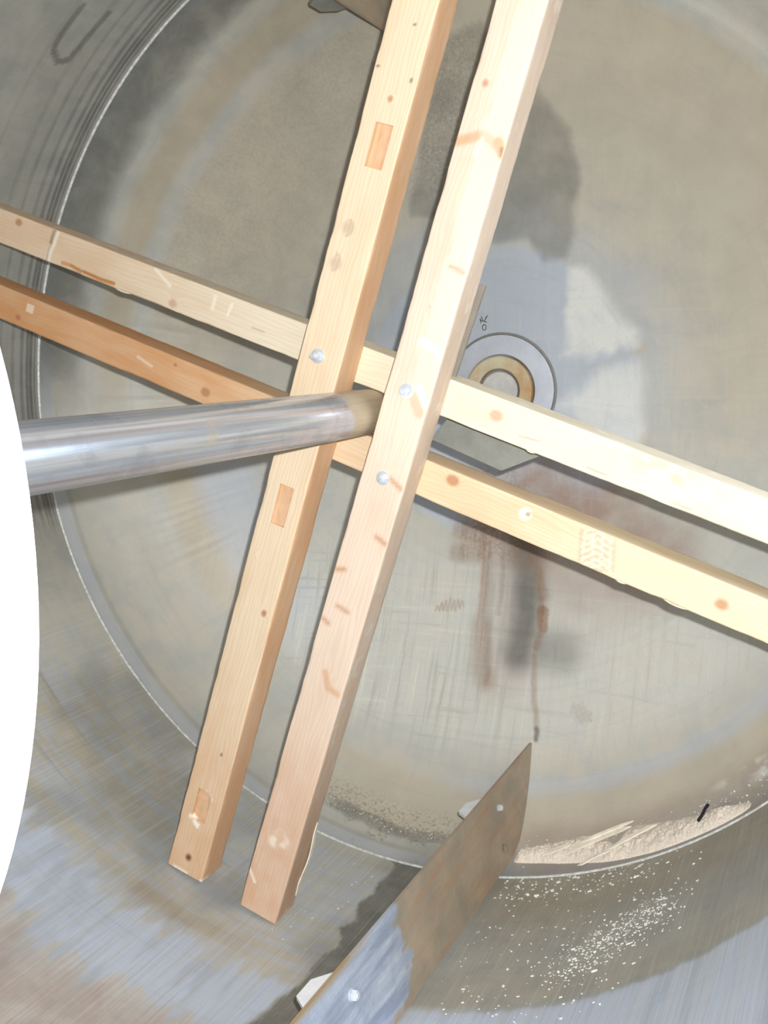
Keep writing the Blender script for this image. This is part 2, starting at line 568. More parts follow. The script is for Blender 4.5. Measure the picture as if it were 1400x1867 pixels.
    dark = np.maximum(dark, rs([(.10, -.67), (.17, -.70), (.23, -.70)], .006, .09, .55))
    dark = np.maximum(dark, rs([(-.012, -.46), (.0, -.62), (.02, -.80)], .003, .016, .25))
    dark = np.maximum(dark, rs([(.03, -.44), (.032, -.56), (.03, -.62)], .002, .012, .3))
    dark = np.maximum(dark, rs([(.186, -.90), (.190, -.925)], .003, .006, .8))
    speck = np.maximum(speck, poly_soft(xw, zw, wash, .08) * sstep(.12, .0, x) * .6)
    # scribbled marks gone brown
    for (cx, cz, sx, sz, a, tlt) in ((-.118, -.613, .042, .022, .50, .5), (.305, -.842, .03, .028, .30, -.4)):
        pts = []
        rn = random.Random(int(cx * 1000) + 500)
        for i in range(15):
            u = -1 + 2 * i / 14
            pts.append((cx + u * sx, cz + (sz if i % 2 else -sz) * (.5 + .5 * rn.random()) * (1 - .5 * abs(u)) + tlt * u * sx * .5))
        rust = np.maximum(rust, stroke(x, z, pts, .0008, .004) * a)
    # brushed lower half
    hatch = np.maximum(hatch, sstep(-.35, -.6, z) * (1 - sstep(.9, 1.05, R)) * (.45 + .5 * sstep(.25, -.2, x) * sstep(-.55, .0, x + .5)))
    hatch = np.maximum(hatch, sstep(.9, .6, R) * .18)
    pale = np.maximum(pale, sstep(-.30, -.62, z) * (1 - sstep(.92, 1.04, R)) * .34)
    pale = np.maximum(pale, poly_soft(xw, zw, [(-.25, -.44), (-.03, -.47), (-.03, -.66), (-.2, -.68)], .06) * .30)
    pale = np.maximum(pale, stroke(x, z, [(-.75, -.62), (-.60, -.50)], .006, .07) * .30)
    # deposit in the bottom knuckle
    dep = sstep(1.085, 1.12, Rw) * (1 - sstep(1.150, 1.162, Rw)) * sstep(246, 254, deg) * (1 - sstep(268, 275, deg))
    tan = np.maximum(tan, dep * .55)
    speck = np.maximum(speck, sstep(1.10, 1.14, Rw) * (1 - sstep(1.158, 1.166, Rw + w3 * .05)) * sstep(248, 255, deg) * (1 - sstep(269, 274, deg)) * .7)
    dark = np.maximum(dark, ring(1.156 , .004, .008) * sstep(250, 256, deg) * (1 - sstep(269, 274, deg)) * .65)
    mauve = np.maximum(mauve, sstep(1.10, 1.14, Rw) * sstep(278, 284, deg) * (1 - sstep(318, 330, deg)) * .5)
    dark = np.maximum(dark, sstep(1.150, 1.170, Rw) * sstep(262, 270, deg) * (1 - sstep(330, 345, deg)) * .35)
    pale = np.maximum(pale, ring(1.135, .002, .006) * sstep(305, 310, deg) * (1 - sstep(312, 316, deg)) * .7 * sstep(-.05, .1, w3 + .03))
    pale = np.maximum(pale, ring(1.150, .004, .01) * sstep(311, 314, deg) * (1 - sstep(318, 322, deg)) * .9 * sstep(-.05, .1, w3 + .05))
    # flaked right side
    fl = sstep(.42, .6, x) * (1 - sstep(.86, 1.0, R)) * sstep(-.12, .0, z) * (1 - sstep(.5, .62, z))
    st = fbm(np.stack([x * 26 + z * 18, z * 60 - x * 24, x * 0], 1), 3, 31)
    dark = np.maximum(dark, fl * sstep(.62, .78, st) * .15)
    tan = np.maximum(tan, sstep(.45, .7, x) * sstep(-.3, .1, z) * (1 - sstep(.95, 1.05, R)) * .40)
    # pale and dark heat tint each side of the weld
    blue = np.maximum(blue, sstep(1.1745, 1.1765, R) * .5)
    dark = np.maximum(dark, (1 - sstep(.0012, .003, np.abs(R - 1.1735))) * .3)
    Sfull = np.concatenate([[0], SS])
    flow = np.stack([np.radians(deg) * R_T, Sfull, np.zeros(len(x))], 1)
    ma = np.stack([tan, dark, rust, pale], 1)
    mb = np.stack([blue, mauve, speck, hatch], 1)
    # outer skin, coarse
    n0 = len(V)
    r2 = np.concatenate([[0.0001], R_T * np.sin(np.linspace(0.08, PI / 2, 24))])
    NT2 = 120
    th2 = np.linspace(0, 2 * PI, NT2, endpoint=False)
    k = (R_T + .008) / R_T
    RR, TT = np.meshgrid(r2, th2, indexing='ij')
    Vo = np.stack([(RR * np.cos(TT)).ravel() * k, (Y_S + (head_y(RR.ravel()) - Y_S) * 1.014), (RR * np.sin(TT)).ravel() * k], 1)
    i2 = np.arange(len(Vo)).reshape(len(r2), NT2) + n0
    a, b = i2[:-1], i2[1:]
    q2 = np.stack([a, b, np.roll(b, -1, 1), np.roll(a, -1, 1)], -1).reshape(-1, 4)
    F += q2.tolist()
    z4 = np.zeros((len(Vo), 4))
    o = mesh_np('wall_back', np.vstack([V, Vo]), F, M_STEEL, None, True,
                {'ma': np.vstack([ma, z4]), 'mb': np.vstack([mb, z4]), 'flow': np.vstack([flow, Vo])})
    tag(o, 'dished steel end of the tank, stained and ringed around its hub', 'tank wall', None, 'structure')
    return o


# ------------------------------------------------------------------ tank: shell
def build_shell():
    NT, NY = 1000, 380
    th = np.linspace(0, 2 * PI, NT, endpoint=False)
    y = Y_S - (np.linspace(0, 1, NY) ** 1.35) * (Y_S - Y_OPEN)
    YY, TT = np.meshgrid(y, th, indexing='ij')
    X, Z, Y = (R_T * np.cos(TT)).ravel(), (R_T * np.sin(TT)).ravel(), YY.ravel()
    V = np.stack([X, Y, Z], 1)
    idx = np.arange(NY * NT).reshape(NY, NT)
    a, b = idx[:-1], idx[1:]
    q = np.stack([a, np.roll(a, -1, 1), np.roll(b, -1, 1), b], -1).reshape(-1, 4)
    # assumed round manhole, unseen in the right flank, added to let daylight in
    dm = np.hypot(((TT + PI) % (2 * PI) - PI - math.radians(MH[0])) * R_T, YY - MH[1]).ravel()
    q = q[~(dm[q] < MH[2]).all(1)]
    F = q.tolist()
    deg = np.degrees(TT.ravel()) % 360
    w1 = fbm(V * 7, 4, 41) - .5
    w2 = fbm(V * 22, 3, 51) - .5
    stA = fbm(np.stack([np.radians(deg) * 60, Y * 5, X * 0], 1), 4, 61) - .5     # streaks along the tank
    stR = fbm(np.stack([np.radians(deg) * 3, Y * 70, X * 0], 1), 4, 71) - .5     # lines round the tank
    zero = np.zeros(len(X))
    tan, dark, rust, pale = zero.copy(), zero.copy(), zero.copy(), zero.copy()
    blue, mauve, speck, hatch = zero.copy(), zero.copy(), zero.copy(), zero.copy()
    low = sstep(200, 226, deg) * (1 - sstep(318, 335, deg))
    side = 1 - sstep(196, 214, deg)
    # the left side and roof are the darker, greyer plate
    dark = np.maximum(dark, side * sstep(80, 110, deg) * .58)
    line = lambda c, h, s, a, d0, d1: (1 - sstep(h, h + s, np.abs(Y - c + w1 * .006))) * a * sstep(d0, d0 + 12, deg) * (1 - sstep(d1 - 12, d1, deg))
    for c, h, a in ((-.583, .0012, .5), (-.598, .0035, .6), (-.612, .003, .55), (-.635, .004, .45), (-.668, .005, .35),
                    (-.715, .004, .32), (-.765, .006, .25), (-.86, .005, .25), (-.93, .006, .2)):
        dark = np.maximum(dark, line(c, h * 1.2, .006, min(1, a + .42), 100, 206))
    for c, a in ((-.592, .3), (-.625, .35), (-.65, .25), (-.70, .2)):
        blue = np.maximum(blue, line(c, .002, .005, a, 110, 206))
    # loop-shaped drip mark
    lp = [(129.5, -.842), (133.4, -.847), (135.6, -.84), (136.83, -.807), (136.2, -.777), (133.8, -.769), (129.0, -.757)]
    lp = [(math.radians(d) * R_T, yy) for d, yy in lp]
    AX = np.radians(deg) * R_T
    dark = np.maximum(dark, stroke(AX, Y, lp, .006, .010) * .95)
    # worn, ragged belt in the lower front, bluish daylight reflection painted in
    rag = 1 - .85 * sstep(274, 282, deg)
    Yr = Y + (stA * .16 + w1 * .05 + w2 * .03) * rag
    belt = sstep(-1.13, -1.175, Yr) * low
    blue = np.maximum(blue, belt * 1.0)
    mauve = np.maximum(mauve, sstep(-1.30, -1.46, Yr) * low * (1 - sstep(262, 275, deg)) * .7)
    blue = np.where(Yr < -1.36, blue * (1 - .7 * low * (1 - sstep(262, 275, deg))), blue)
    dark = np.maximum(dark, sstep(-1.12, -1.14, Yr) * (1 - sstep(-1.15, -1.17, Yr)) * sstep(276, 290, deg) * low * .5)
    dark = np.maximum(dark, belt * sstep(.08, .22, stA) * .18)
    tan = np.maximum(tan, sstep(-1.00, -1.08, Y + w1 * .1) * (1 - belt) * low * .28)
    rust = np.maximum(rust, (1 - sstep(.01, .04, np.abs(Y + 1.10 + w1 * .05))) * sstep(240, 247, deg) * (1 - sstep(256, 264, deg)) * .25)
    # wiping marks: lines round the shell and strips along it
    blue = np.maximum(blue, low * (1 - belt) * (1 - sstep(272, 284, deg)) * sstep(-.05, .10, stR + .5 * stA) * .55 * (1 - sstep(-.64, -.60, Y)))
    dark = np.maximum(dark, line(-.871, .002, .006, .45, 208, 258))
    dark = np.maximum(dark, line(-.885, .001, .005, .35, 208, 252))
    dark = np.maximum(dark, line(-1.01, .002, .008, .3, 214, 250))
    for d, ww in ((222.5, 1.2), (228.3, 1.6), (234.9, 1.1), (240, 1.5)):
        tan = np.maximum(tan, (1 - sstep(ww, ww + 2.0, np.abs(deg - d + w2 * 4))) * sstep(-.66, -.75, Y) * (1 - sstep(-1.1, -1.16, Y)) * .38)
        dark = np.maximum(dark, (1 - sstep(.3, 1.6, np.abs(deg - d - 1.5 + w2 * 4))) * sstep(-.66, -.75, Y) * .14)
    # ragged dark strip behind the lower baffle
    dark_strip = [(273.8, -.566), (273.8, -1.9), (262, -1.9), (266.4, -1.30), (267.5, -1.10), (267.0, -1.03), (268.2, -.98), (266.6, -.91), (267.8, -.86),
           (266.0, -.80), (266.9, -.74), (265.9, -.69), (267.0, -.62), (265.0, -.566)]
    dark_strip = [(math.radians(d) * R_T, yy) for d, yy in dark_strip]
    wm = poly_soft(AX + w2 * .03, Y + w2 * .03, dark_strip, .006)
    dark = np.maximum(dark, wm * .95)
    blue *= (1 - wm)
    # right of the baffle
    tan = np.maximum(tan, sstep(-.90, -.70, Y) * sstep(274, 280, deg) * (1 - sstep(318, 330, deg)) * .55)
    dark = np.maximum(dark, sstep(-.72, -.60, Y + w1 * .06) * sstep(274, 280, deg) * .38)
    dark = np.maximum(dark, sstep(274, 278, deg) * (1 - belt) * low * .46)
    dark = np.maximum(dark, (1 - sstep(272, 278, deg)) * (1 - belt) * low * (.10 + .35 * sstep(.40, .65, fbm(V * 5, 3, 91))))
    dark = np.maximum(dark, (1 - sstep(.008, .03, np.hypot(AX - math.radians(282.2) * R_T, (Y + .60) * 1.0))) * .6)
    dark = np.maximum(dark, sstep(316.5, 319, deg + w1 * 3) * (1 - sstep(330, 340, deg)) * .35)
    pale = np.maximum(pale, poly_soft(AX + w1 * .08, Y + w1 * .08, [(math.radians(d) * R_T, yy) for d, yy in ((296, -1.02), (303, -.84), (300, -.82), (293, -.98))], .05) * .25)
    # heat tint beside the weld
    blue = np.maximum(blue, sstep(-.576, -.570, Y) * .5)
    flow = np.stack([AX, Y, low + .15], 1)
    ma = np.stack([tan, dark, rust, pale], 1)
    mb = np.stack([blue, mauve, speck, hatch], 1)
    n0 = len(V)
    k = (R_T + .008) / R_T
    NT2 = 120
    th2 = np.linspace(0, 2 * PI, NT2, endpoint=False)
    ys2 = np.linspace(Y_S, Y_OPEN, 64)
    YY, TT = np.meshgrid(ys2, th2, indexing='ij')
    ys2 = ys2
    Vo = np.stack([(R_T * k * np.cos(TT)).ravel(), YY.ravel(), (R_T * k * np.sin(TT)).ravel()], 1)
    # rim ring joins the skins at the open end
    rim_i = np.stack([R_T * np.cos(th2), np.full(NT2, Y_OPEN), R_T * np.sin(th2)], 1)
    i2 = np.arange(len(Vo)).reshape(64, NT2) + n0
    a, b = i2[:-1], i2[1:]
    dm2 = np.hypot(((TT + PI) % (2 * PI) - PI - math.radians(MH[0])) * R_T, YY - MH[1]).ravel()
    qo = np.stack([a, b, np.roll(b, -1, 1), np.roll(a, -1, 1)], -1).reshape(-1, 4)
    qo = qo[~(dm2[qo - n0] < MH[2] + .03).any(1)]
    F += qo.tolist()
    i3 = np.arange(NT2) + n0 + len(Vo)
    F += np.stack([i2[-1], i3, np.roll(i3, -1), np.roll(i2[-1], -1)], -1).tolist()
    ex = np.vstack([Vo, rim_i])
    z4 = np.zeros((len(ex), 4))
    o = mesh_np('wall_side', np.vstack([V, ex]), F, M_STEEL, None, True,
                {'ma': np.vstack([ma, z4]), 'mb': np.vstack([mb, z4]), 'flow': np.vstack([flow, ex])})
    tag(o, 'curved steel shell of the tank, scratched and water stained', 'tank wall', None, 'structure')


HEAD = build_head()
build_shell()


def build_weld():
    n, m = 720, 8
    V, F = [], []
    for i in range(n):
        t = 2 * PI * i / n
        bump = 1 + .05 * math.sin(i * 2.6) + .07 * random.random()
        for j in range(m):
            a = 2 * PI * j / m
            rr = R_T - .0004 + .0036 * bump * math.cos(a)
            V.append((rr * math.cos(t), Y_S + .0042 * bump * math.sin(a), rr * math.sin(t)))
    for i in range(n):
        for j in range(m):
            F.append((i * m + j, ((i + 1) % n) * m + j, ((i + 1) % n) * m + (j + 1) % m, i * m + (j + 1) % m))
    o = mesh_np('trim_1', V, F, M_WELD)
    tag(o, 'bright weld bead ringing the joint of shell and dished end', 'weld', None, 'structure')


build_weld()

# unseen flat bulkhead behind the viewer, added to cut ambient light
bm = bmesh.new()
bm_lathe(bm, [(0, Y_OPEN), (R_T + .008, Y_OPEN), (R_T + .008, Y_OPEN - .01), (0, Y_OPEN - .01)], 120)
o = bm_obj('wall_front_added', bm, M_PLATE)
tag(o, 'flat steel bulkhead added at the unseen near end of the tank', 'tank wall', None, 'structure')
a_ = math.radians(MH[0])  # collar for the added daylight manhole
bm = bmesh.new()
er, et = Vector((math.cos(a_), 0, math.sin(a_))), Vector((-math.sin(a_), 0, math.cos(a_)))
M_ = Matrix((et, er, Vector((0, 1, 0)))).transposed().to_4x4()
M_.translation = Vector((0, MH[1], 0))
bm_lathe(bm, [(MH[2] - .014, R_T * math.cos(MH[2] / R_T) - .006), (MH[2] - .014, R_T + .10), (MH[2] + .05, R_T + .10), (MH[2] + .05, R_T - .012)], 72, M_)
o = bm_obj('trim_2', bm, M_PLATE, None, True)
tag(o, 'steel collar of an added, unseen manhole in the right flank of the tank', 'manhole', None, 'structure')

# ------------------------------------------------------------------ hub on the dished end
HC = Vector((0.004, 0, 0.012))
hub = empty('shaft_hub', (HC.x, head_y(.02), HC.z), 'round steel hub plate with a rusty ring at the centre of the dished end', 'hub')
TR = Matrix.Translation((HC.x, 0, HC.z))
bm = bmesh.new()
bm_lathe(bm, [(.155, -.002), (.155, -.018), (.152, -.020), (.102, -.020), (.098, -.014), (.098, -.002)], 96, TR)
bm_obj('backing_plate', bm, M_PAD, hub, True)
bm = bmesh.new()
bm_lathe(bm, [(.160, -.001), (.1625, -.010), (.160, -.014), (.1575, -.0155), (.1545, -.012)], 96, TR)
o = bm_obj('weld_ring', bm, M_DARKGAP, hub, True)
o['label'] = 'dark grey weld around the hub plate'
bm = bmesh.new()
bm_lathe(bm, [(.096, -.002), (.096, -.036), (.093, -.039), (.064, -.039), (.061, -.036), (.061, -.012)], 96, TR)
o = bm_obj('bearing_ring', bm, M_RING, hub, True)
o['label'] = 'ring with orange and yellow rust'
bm = bmesh.new()
bm_lathe(bm, [(.0, -.030), (.050, -.030), (.0535, -.027), (.0535, -.004)], 64, TR)
bm_obj('stub_end', bm, M_FACE, hub, True)
bm = bmesh.new()
bm_lathe(bm, [(.0625, -.010), (.050, -.010)], 64, TR)
bm_obj('groove', bm, M_DARKGAP, hub, True)


# handwritten OK on the plate, letters run bottom to top
def ink(strokes, name, parent):
    bm = bmesh.new()
    for st in strokes:
        for (x1, z1), (x2, z2) in zip(st[:-1], st[1:]):
            n = max(2, int(math.hypot(x2 - x1, z2 - z1) / .004))
            prev = None
            dx, dz = x2 - x1, z2 - z1
            L = math.hypot(dx, dz) + 1e-9
            px, pz = -dz / L * .0011, dx / L * .0011
            for i in range(n + 1):
                t = i / n
                c = (x1 + dx * t, z1 + dz * t)
                row = []
                for s in (-1, 1):
                    p, nn = head_point(c[0] + px * s, c[1] + pz * s, .0006)
                    row.append(bm.verts.new(p))
                if prev:
                    bm.faces.new((prev[0], row[0], row[1], prev[1]))
                prev = row
    return bm_obj(name, bm, M_INK, parent)


O_ = [(-.056, .192), (-.055, .183), (-.050, .180), (-.045, .184), (-.045, .193), (-.050, .197), (-.056, .192)]
K_ = [[(-.064, .209), (-.042, .203)], [(-.054, .206), (-.059, .220)], [(-.050, .205), (-.044, .218)], [(-.048, .209), (-.040, .222)], [(-.062, .214), (-.060, .200)]]
ok = ink([O_] + K_, 'handwriting', HEAD)
ok['label'] = 'small dark handwritten OK'

# ------------------------------------------------------------------ shaft and disc
def build_shaft():
    r, y0, y1 = .0475, -2.62, -.87
    shaft = empty('steel_shaft', (0, y0, 0), 'grey worn steel tube running from the white disc to the crossed timbers', 'shaft')
    NT, NY = 96, 260
    V, flow, wear, spat, angs = [], [], [], [], []
    ys = np.linspace(y0, y1, NY)
    for y in ys:
        for k in range(NT):
            t = 2 * PI * k / NT
            V.append((r * math.cos(t), y, r * math.sin(t)))
            flow.append((t * r * 4, y, 0))
            angs.append((math.degrees(t) + 180) % 360 - 180)
            wear.append(float(sstep(-1.085, -1.062, np.array(y + .012 * math.sin(3 * t)))))
            spat.append(float(np.exp(-((y + 1.60) / .06) ** 2)))
    F = []
    for i in range(NY - 1):
        for k in range(NT):
            F.append((i * NT + k, i * NT + (k + 1) % NT, (i + 1) * NT + (k + 1) % NT, (i + 1) * NT + k))
    # wall thickness: open ends with an inner bore
    n0 = len(V)
    ri = .040
    for y in (y0, y0 + .12, y1 - .12, y1):
        for k in range(NT):
            t = 2 * PI * k / NT
            V.append((ri * math.cos(t), y, ri * math.sin(t)))
            flow.append((t * r * 4, y, 0)); angs.append(0.); wear.append(1.0 if y > -1.06 else 0.0); spat.append(0.)
    for k in range(NT):
        k2 = (k + 1) % NT
        F.append((k, n0 + k, n0 + k2, k2))
        F.append(((NY - 1) * NT + k, (NY - 1) * NT + k2, n0 + 3 * NT + k2, n0 + 3 * NT + k))
        for j in range(3):
            F.append((n0 + j * NT + k, n0 + (j + 1) * NT + k, n0 + (j + 1) * NT + k2, n0 + j * NT + k2))
    mesh_np('tube', V, F, M_SHAFT, shaft, True, {'flow': np.array(flow), 'wear': np.array(wear), 'spatter': np.array(spat), 'ang': np.array(angs)})


build_shaft()

DISC_Y = -2.494
disc = empty('round_disc', (0, DISC_Y, .005), 'big white round disc fixed around the shaft at the left edge', 'disc')
bm = bmesh.new()
bm_lathe(bm, [(.0485, 0), (.508, 0), (.511, .003), (.511, .016), (.509, .018), (.0485, .018), (.0485, 0)], 180,
         Matrix.Translation((0, DISC_Y, 0)))
bm_obj('panel', bm, M_WHITE, disc, True)
bm = bmesh.new()
px = Vector((.462, DISC_Y - .0008, -.068))
bm_lathe(bm, [(0, -.002), (.003, -.0018), (.0042, 0), (.0042, .0012)], 16, Matrix.Translation(px))
bm_obj('screw_head', bm, M_PLATE, disc, True)

# ------------------------------------------------------------------ timbers
def timber(name, label, group, mat, ang, off, width, depth, y_front, s0, s1, upright, knots=(), pockets=(), paint=None,
           flip=False, seed=0, side_tint=0.0, end_cut=0.0, along=.0045, fine=None):
    """one sawn timber. ang: direction in the XZ plane; s runs along it, w across its front face, d into depth."""
    u = np.array([math.cos(math.radians(ang)), 0, math.sin(math.radians(ang))])
    n = np.array([u[2], 0, -u[0]]) if upright else np.array([-u[2], 0, u[0]])
    base = u * s0 + n * (off + width / 2) + np.array([0, y_front, 0])
    root = empty(name, tuple(base), label, 'timber', group)
    rc = .0028
    # cross-section loop: (w, d) points
    ws = set(np.linspace(rc, width - rc, int(width / .003)).round(5).tolist())
    ss = set(np.linspace(s0, s1, int((s1 - s0) / along)).round(5).tolist())
    for (a, b, c, dd, dep) in pockets:
        ws |= {round(c, 5), round(dd, 5)}
        ss |= {round(a, 5), round(b, 5)}
    ws, ss = sorted(ws), sorted(ss)

    def thin(v, keep):
        out = [v[0]]
        for q in v[1:]:
            if q - out[-1] < .0009:
                if q in keep: out[-1] = q
                continue
            out.append(q)
        return out
    ws = thin(ws, {round(p[2], 5) for p in pockets} | {round(p[3], 5) for p in pockets})
    ss = thin(ss, {round(p[0], 5) for p in pockets} | {round(p[1], 5) for p in pockets})
    sec = [(w, 0.0) for w in ws]
    arc = lambda cx, cy, a0, a1: [(cx + rc * math.cos(math.radians(a0 + (a1 - a0) * t)), cy + rc * math.sin(math.radians(a0 + (a1 - a0) * t))) for t in (.33, .67)]
    nside = 9
    sec += arc(width - rc, rc, -90, 0) + [(width, d) for d in np.linspace(rc, depth - rc, nside)]
    sec += arc(width - rc, depth - rc, 0, 90) + [(w, depth) for w in np.linspace(width - rc, rc, 7)]
    sec += arc(rc, depth - rc, 90, 180) + [(0.0, d) for d in np.linspace(depth - rc, rc, nside)]
    sec += arc(rc, rc, 180, 270)
    sec = np.array(sec)
    ns, nsec = len(ss), len(sec)
    S = np.repeat(np.array(ss), nsec)
    W = np.tile(sec[:, 0], ns)
    D = np.tile(sec[:, 1], ns)
    # slightly rough, worn arrises and a touch of warp
    edge = np.exp(-np.minimum.reduce([np.hypot(W - a, D - b) for a in (0, width) for b in (0, depth)]) / .004)
    jit = (fbm(np.stack([S * 17, W * 30 + seed, D * 30], 1), 4, seed) - .5)
    cwx = (W / width - .5) * 2
    cdx = (D / depth - .5) * 2
    Wj = W - cwx * edge * np.clip(jit * .006 + .0002, -.0003, .0022)
    Dj = D - cdx * edge * np.clip(jit * .006 + .0002, -.0003, .0022)
    V = base * 0 + np.outer(S, u) + np.outer(Wj + off, n) + np.outer(Dj + y_front, np.array([0, 1.0, 0]))
    idx = np.arange(ns * nsec).reshape(ns, nsec)
    F = []
    nw = len(ws)
    sm = [(ss[i] + ss[i + 1]) / 2 for i in range(ns - 1)]
    wm = [(ws[j] + ws[j + 1]) / 2 for j in range(nw - 1)]
    inp = np.zeros((ns - 1, nsec), bool)
    for (a, b, c, dd, dep) in pockets:
        for i in range(ns - 1):
            if a < sm[i] < b:
                for j in range(nw - 1):
                    if c < wm[j] < dd:
                        inp[i, j] = True
    for i in range(ns - 1):
        for j in range(nsec):
            if inp[i, j]: continue
            j2 = (j + 1) % nsec
            F.append((idx[i, j], idx[i, j2], idx[i + 1, j2], idx[i + 1, j]))
    F.append(tuple(idx[0][::-1].tolist()))
    F.append(tuple(idx[-1].tolist()))
    S, W, D = S.tolist(), W.tolist(), D.tolist()
    V = V.tolist()
    yv = np.array([0, 1.0, 0])
    for (a, b, c, dd, dep) in pockets:
        ii = [i for i in range(ns) if a - 1e-6 <= ss[i] <= b + 1e-6]
        jj = [j for j in range(nw) if c - 1e-6 <= ws[j] <= dd + 1e-6]
        low = {}
        for i in ii:
            for j in jj:
                rough = (fbm(np.array([[ss[i] * 60, ws[j] * 80, seed]]), 3, seed + 3)[0] - .5) * .006
                q = u * ss[i] + n * (off + ws[j]) + yv * (y_front + dep + rough)
                low[i, j] = len(V)
                V.append(q.tolist()); S.append(ss[i]); W.append(ws[j]); D.append(dep)
        for i, i2 in zip(ii[:-1], ii[1:]):
            for j, j2 in zip(jj[:-1], jj[1:]):
                F.append((low[i, j], low[i, j2], low[i2, j2], low[i2, j]))
        for i, i2 in zip(ii[:-1], ii[1:]):
            F.append((idx[i, jj[0]], low[i, jj[0]], low[i2, jj[0]], idx[i2, jj[0]]))
            F.append((idx[i, jj[-1]], idx[i2, jj[-1]], low[i2, jj[-1]], low[i, jj[-1]]))
        for j, j2 in zip(jj[:-1], jj[1:]):
            F.append((idx[ii[0], j], idx[ii[0], j2], low[ii[0], j2], low[ii[0], j]))
            F.append((idx[ii[-1], j], low[ii[-1], j], low[ii[-1], j2], idx[ii[-1], j2]))
    S, W, D = np.array(S), np.array(W), np.array(D)
    front = D < .001
    knot = np.zeros(len(S))
    for (ks, kw, kr, ka) in knots:
        dd = np.hypot((S - ks) / 1.25, (W - kw)) / kr
        f = np.clip(1.35 - dd * .75, 0, 1) * ka
        f = np.where(D > .03, 0, f)
        knot = np.maximum(knot, f)
    tint, dirt_shade, pale = np.zeros(len(S)), np.zeros(len(S)), np.zeros(len(S))
    nz = fbm(np.stack([S * 30, W * 40, D * 40], 1), 4, seed + 9)
    for (a, b, c, dd, dep) in pockets:
        ins = (S >= a - .001) & (S <= b + .001) & (W >= c - .001) & (W <= dd + .001) & (D > .003)
        tint = np.where(ins, .45 + .4 * nz, tint)
    if paint:
        tint, dirt_shade, pale = paint(S, W, D, nz, tint, dirt_shade, pale, front)
    grain = np.stack([S, W, D], 1)
    ob = mesh_np('beam', V, F, mat, root, True,
                 {'knot': knot, 'tint': np.clip(tint, 0, 1), 'dirt_shade': np.clip(dirt_shade, 0, 1), 'pale': np.clip(pale, 0, 1), 'grain': grain})
    try:
        ob.data.set_sharp_from_angle(angle=math.radians(50))
    except Exception:
        pass
    return root, u, n


A_ANG, C_ANG = 72.78, -18.75
YA, YC = -.988, -.903


def spots(S, W, pts, r, soft=.004):
    m = np.zeros(len(S))
    for (a, b) in pts:
        m = np.maximum(m, 1 - sstep(r, r + soft, np.hypot(S - a, W - b)))
    return m


def paint_A(S, W, D, nz, tint, dirt_shade, pale, front):
    tint = np.maximum(tint, sstep(-.50, -1.12, S) * .52 * (.6 + .6 * nz))
    tint = np.maximum(tint, np.where(front, 0, .55 * (W > .09)))  # right flank reddened to paint the warm bounce from the next upright
    dirt_shade = np.maximum(dirt_shade, spots(S, W, [(.741, .0605), (.644, .083), (.655, .008), (-.84, .0624)], .002, .003) * np.where(front, .8, 0))
    dirt_shade = np.maximum(dirt_shade, spots(S, W, [(.351, .0336), (.278, .0267)], .006, .014) * np.where(front, .28, 0))
    # two arched hammer dents, their shade painted on
    for cs, cw in ((.351, .030), (.280, .022)):
        d = np.abs(np.hypot((S - cs) * .8, W - cw) - .013)
        dirt_shade = np.maximum(dirt_shade, (1 - sstep(.001, .004, d)) * (W > cw) * np.where(front, .30, 0))
    dirt_shade = np.maximum(dirt_shade, spots(S, W, [(-1.124, .0487)], .004, .004) * np.where(front, .9, 0))
    # chips round the lowest mortise and the cut end
    pale = np.maximum(pale, stroke(S, W, [(-1.022, .028), (-1.036, .050), (-1.026, .072)], .003, .006) * sstep(.40, .55, nz))
    pale = np.maximum(pale, stroke(S, W, [(-.945, .05), (-.957, .069)], .001, .004) * .7)
    pale = np.maximum(pale, sstep(-1.156, -1.166, S) * sstep(.5, .6, nz) * .8)
    return tint, dirt_shade, pale


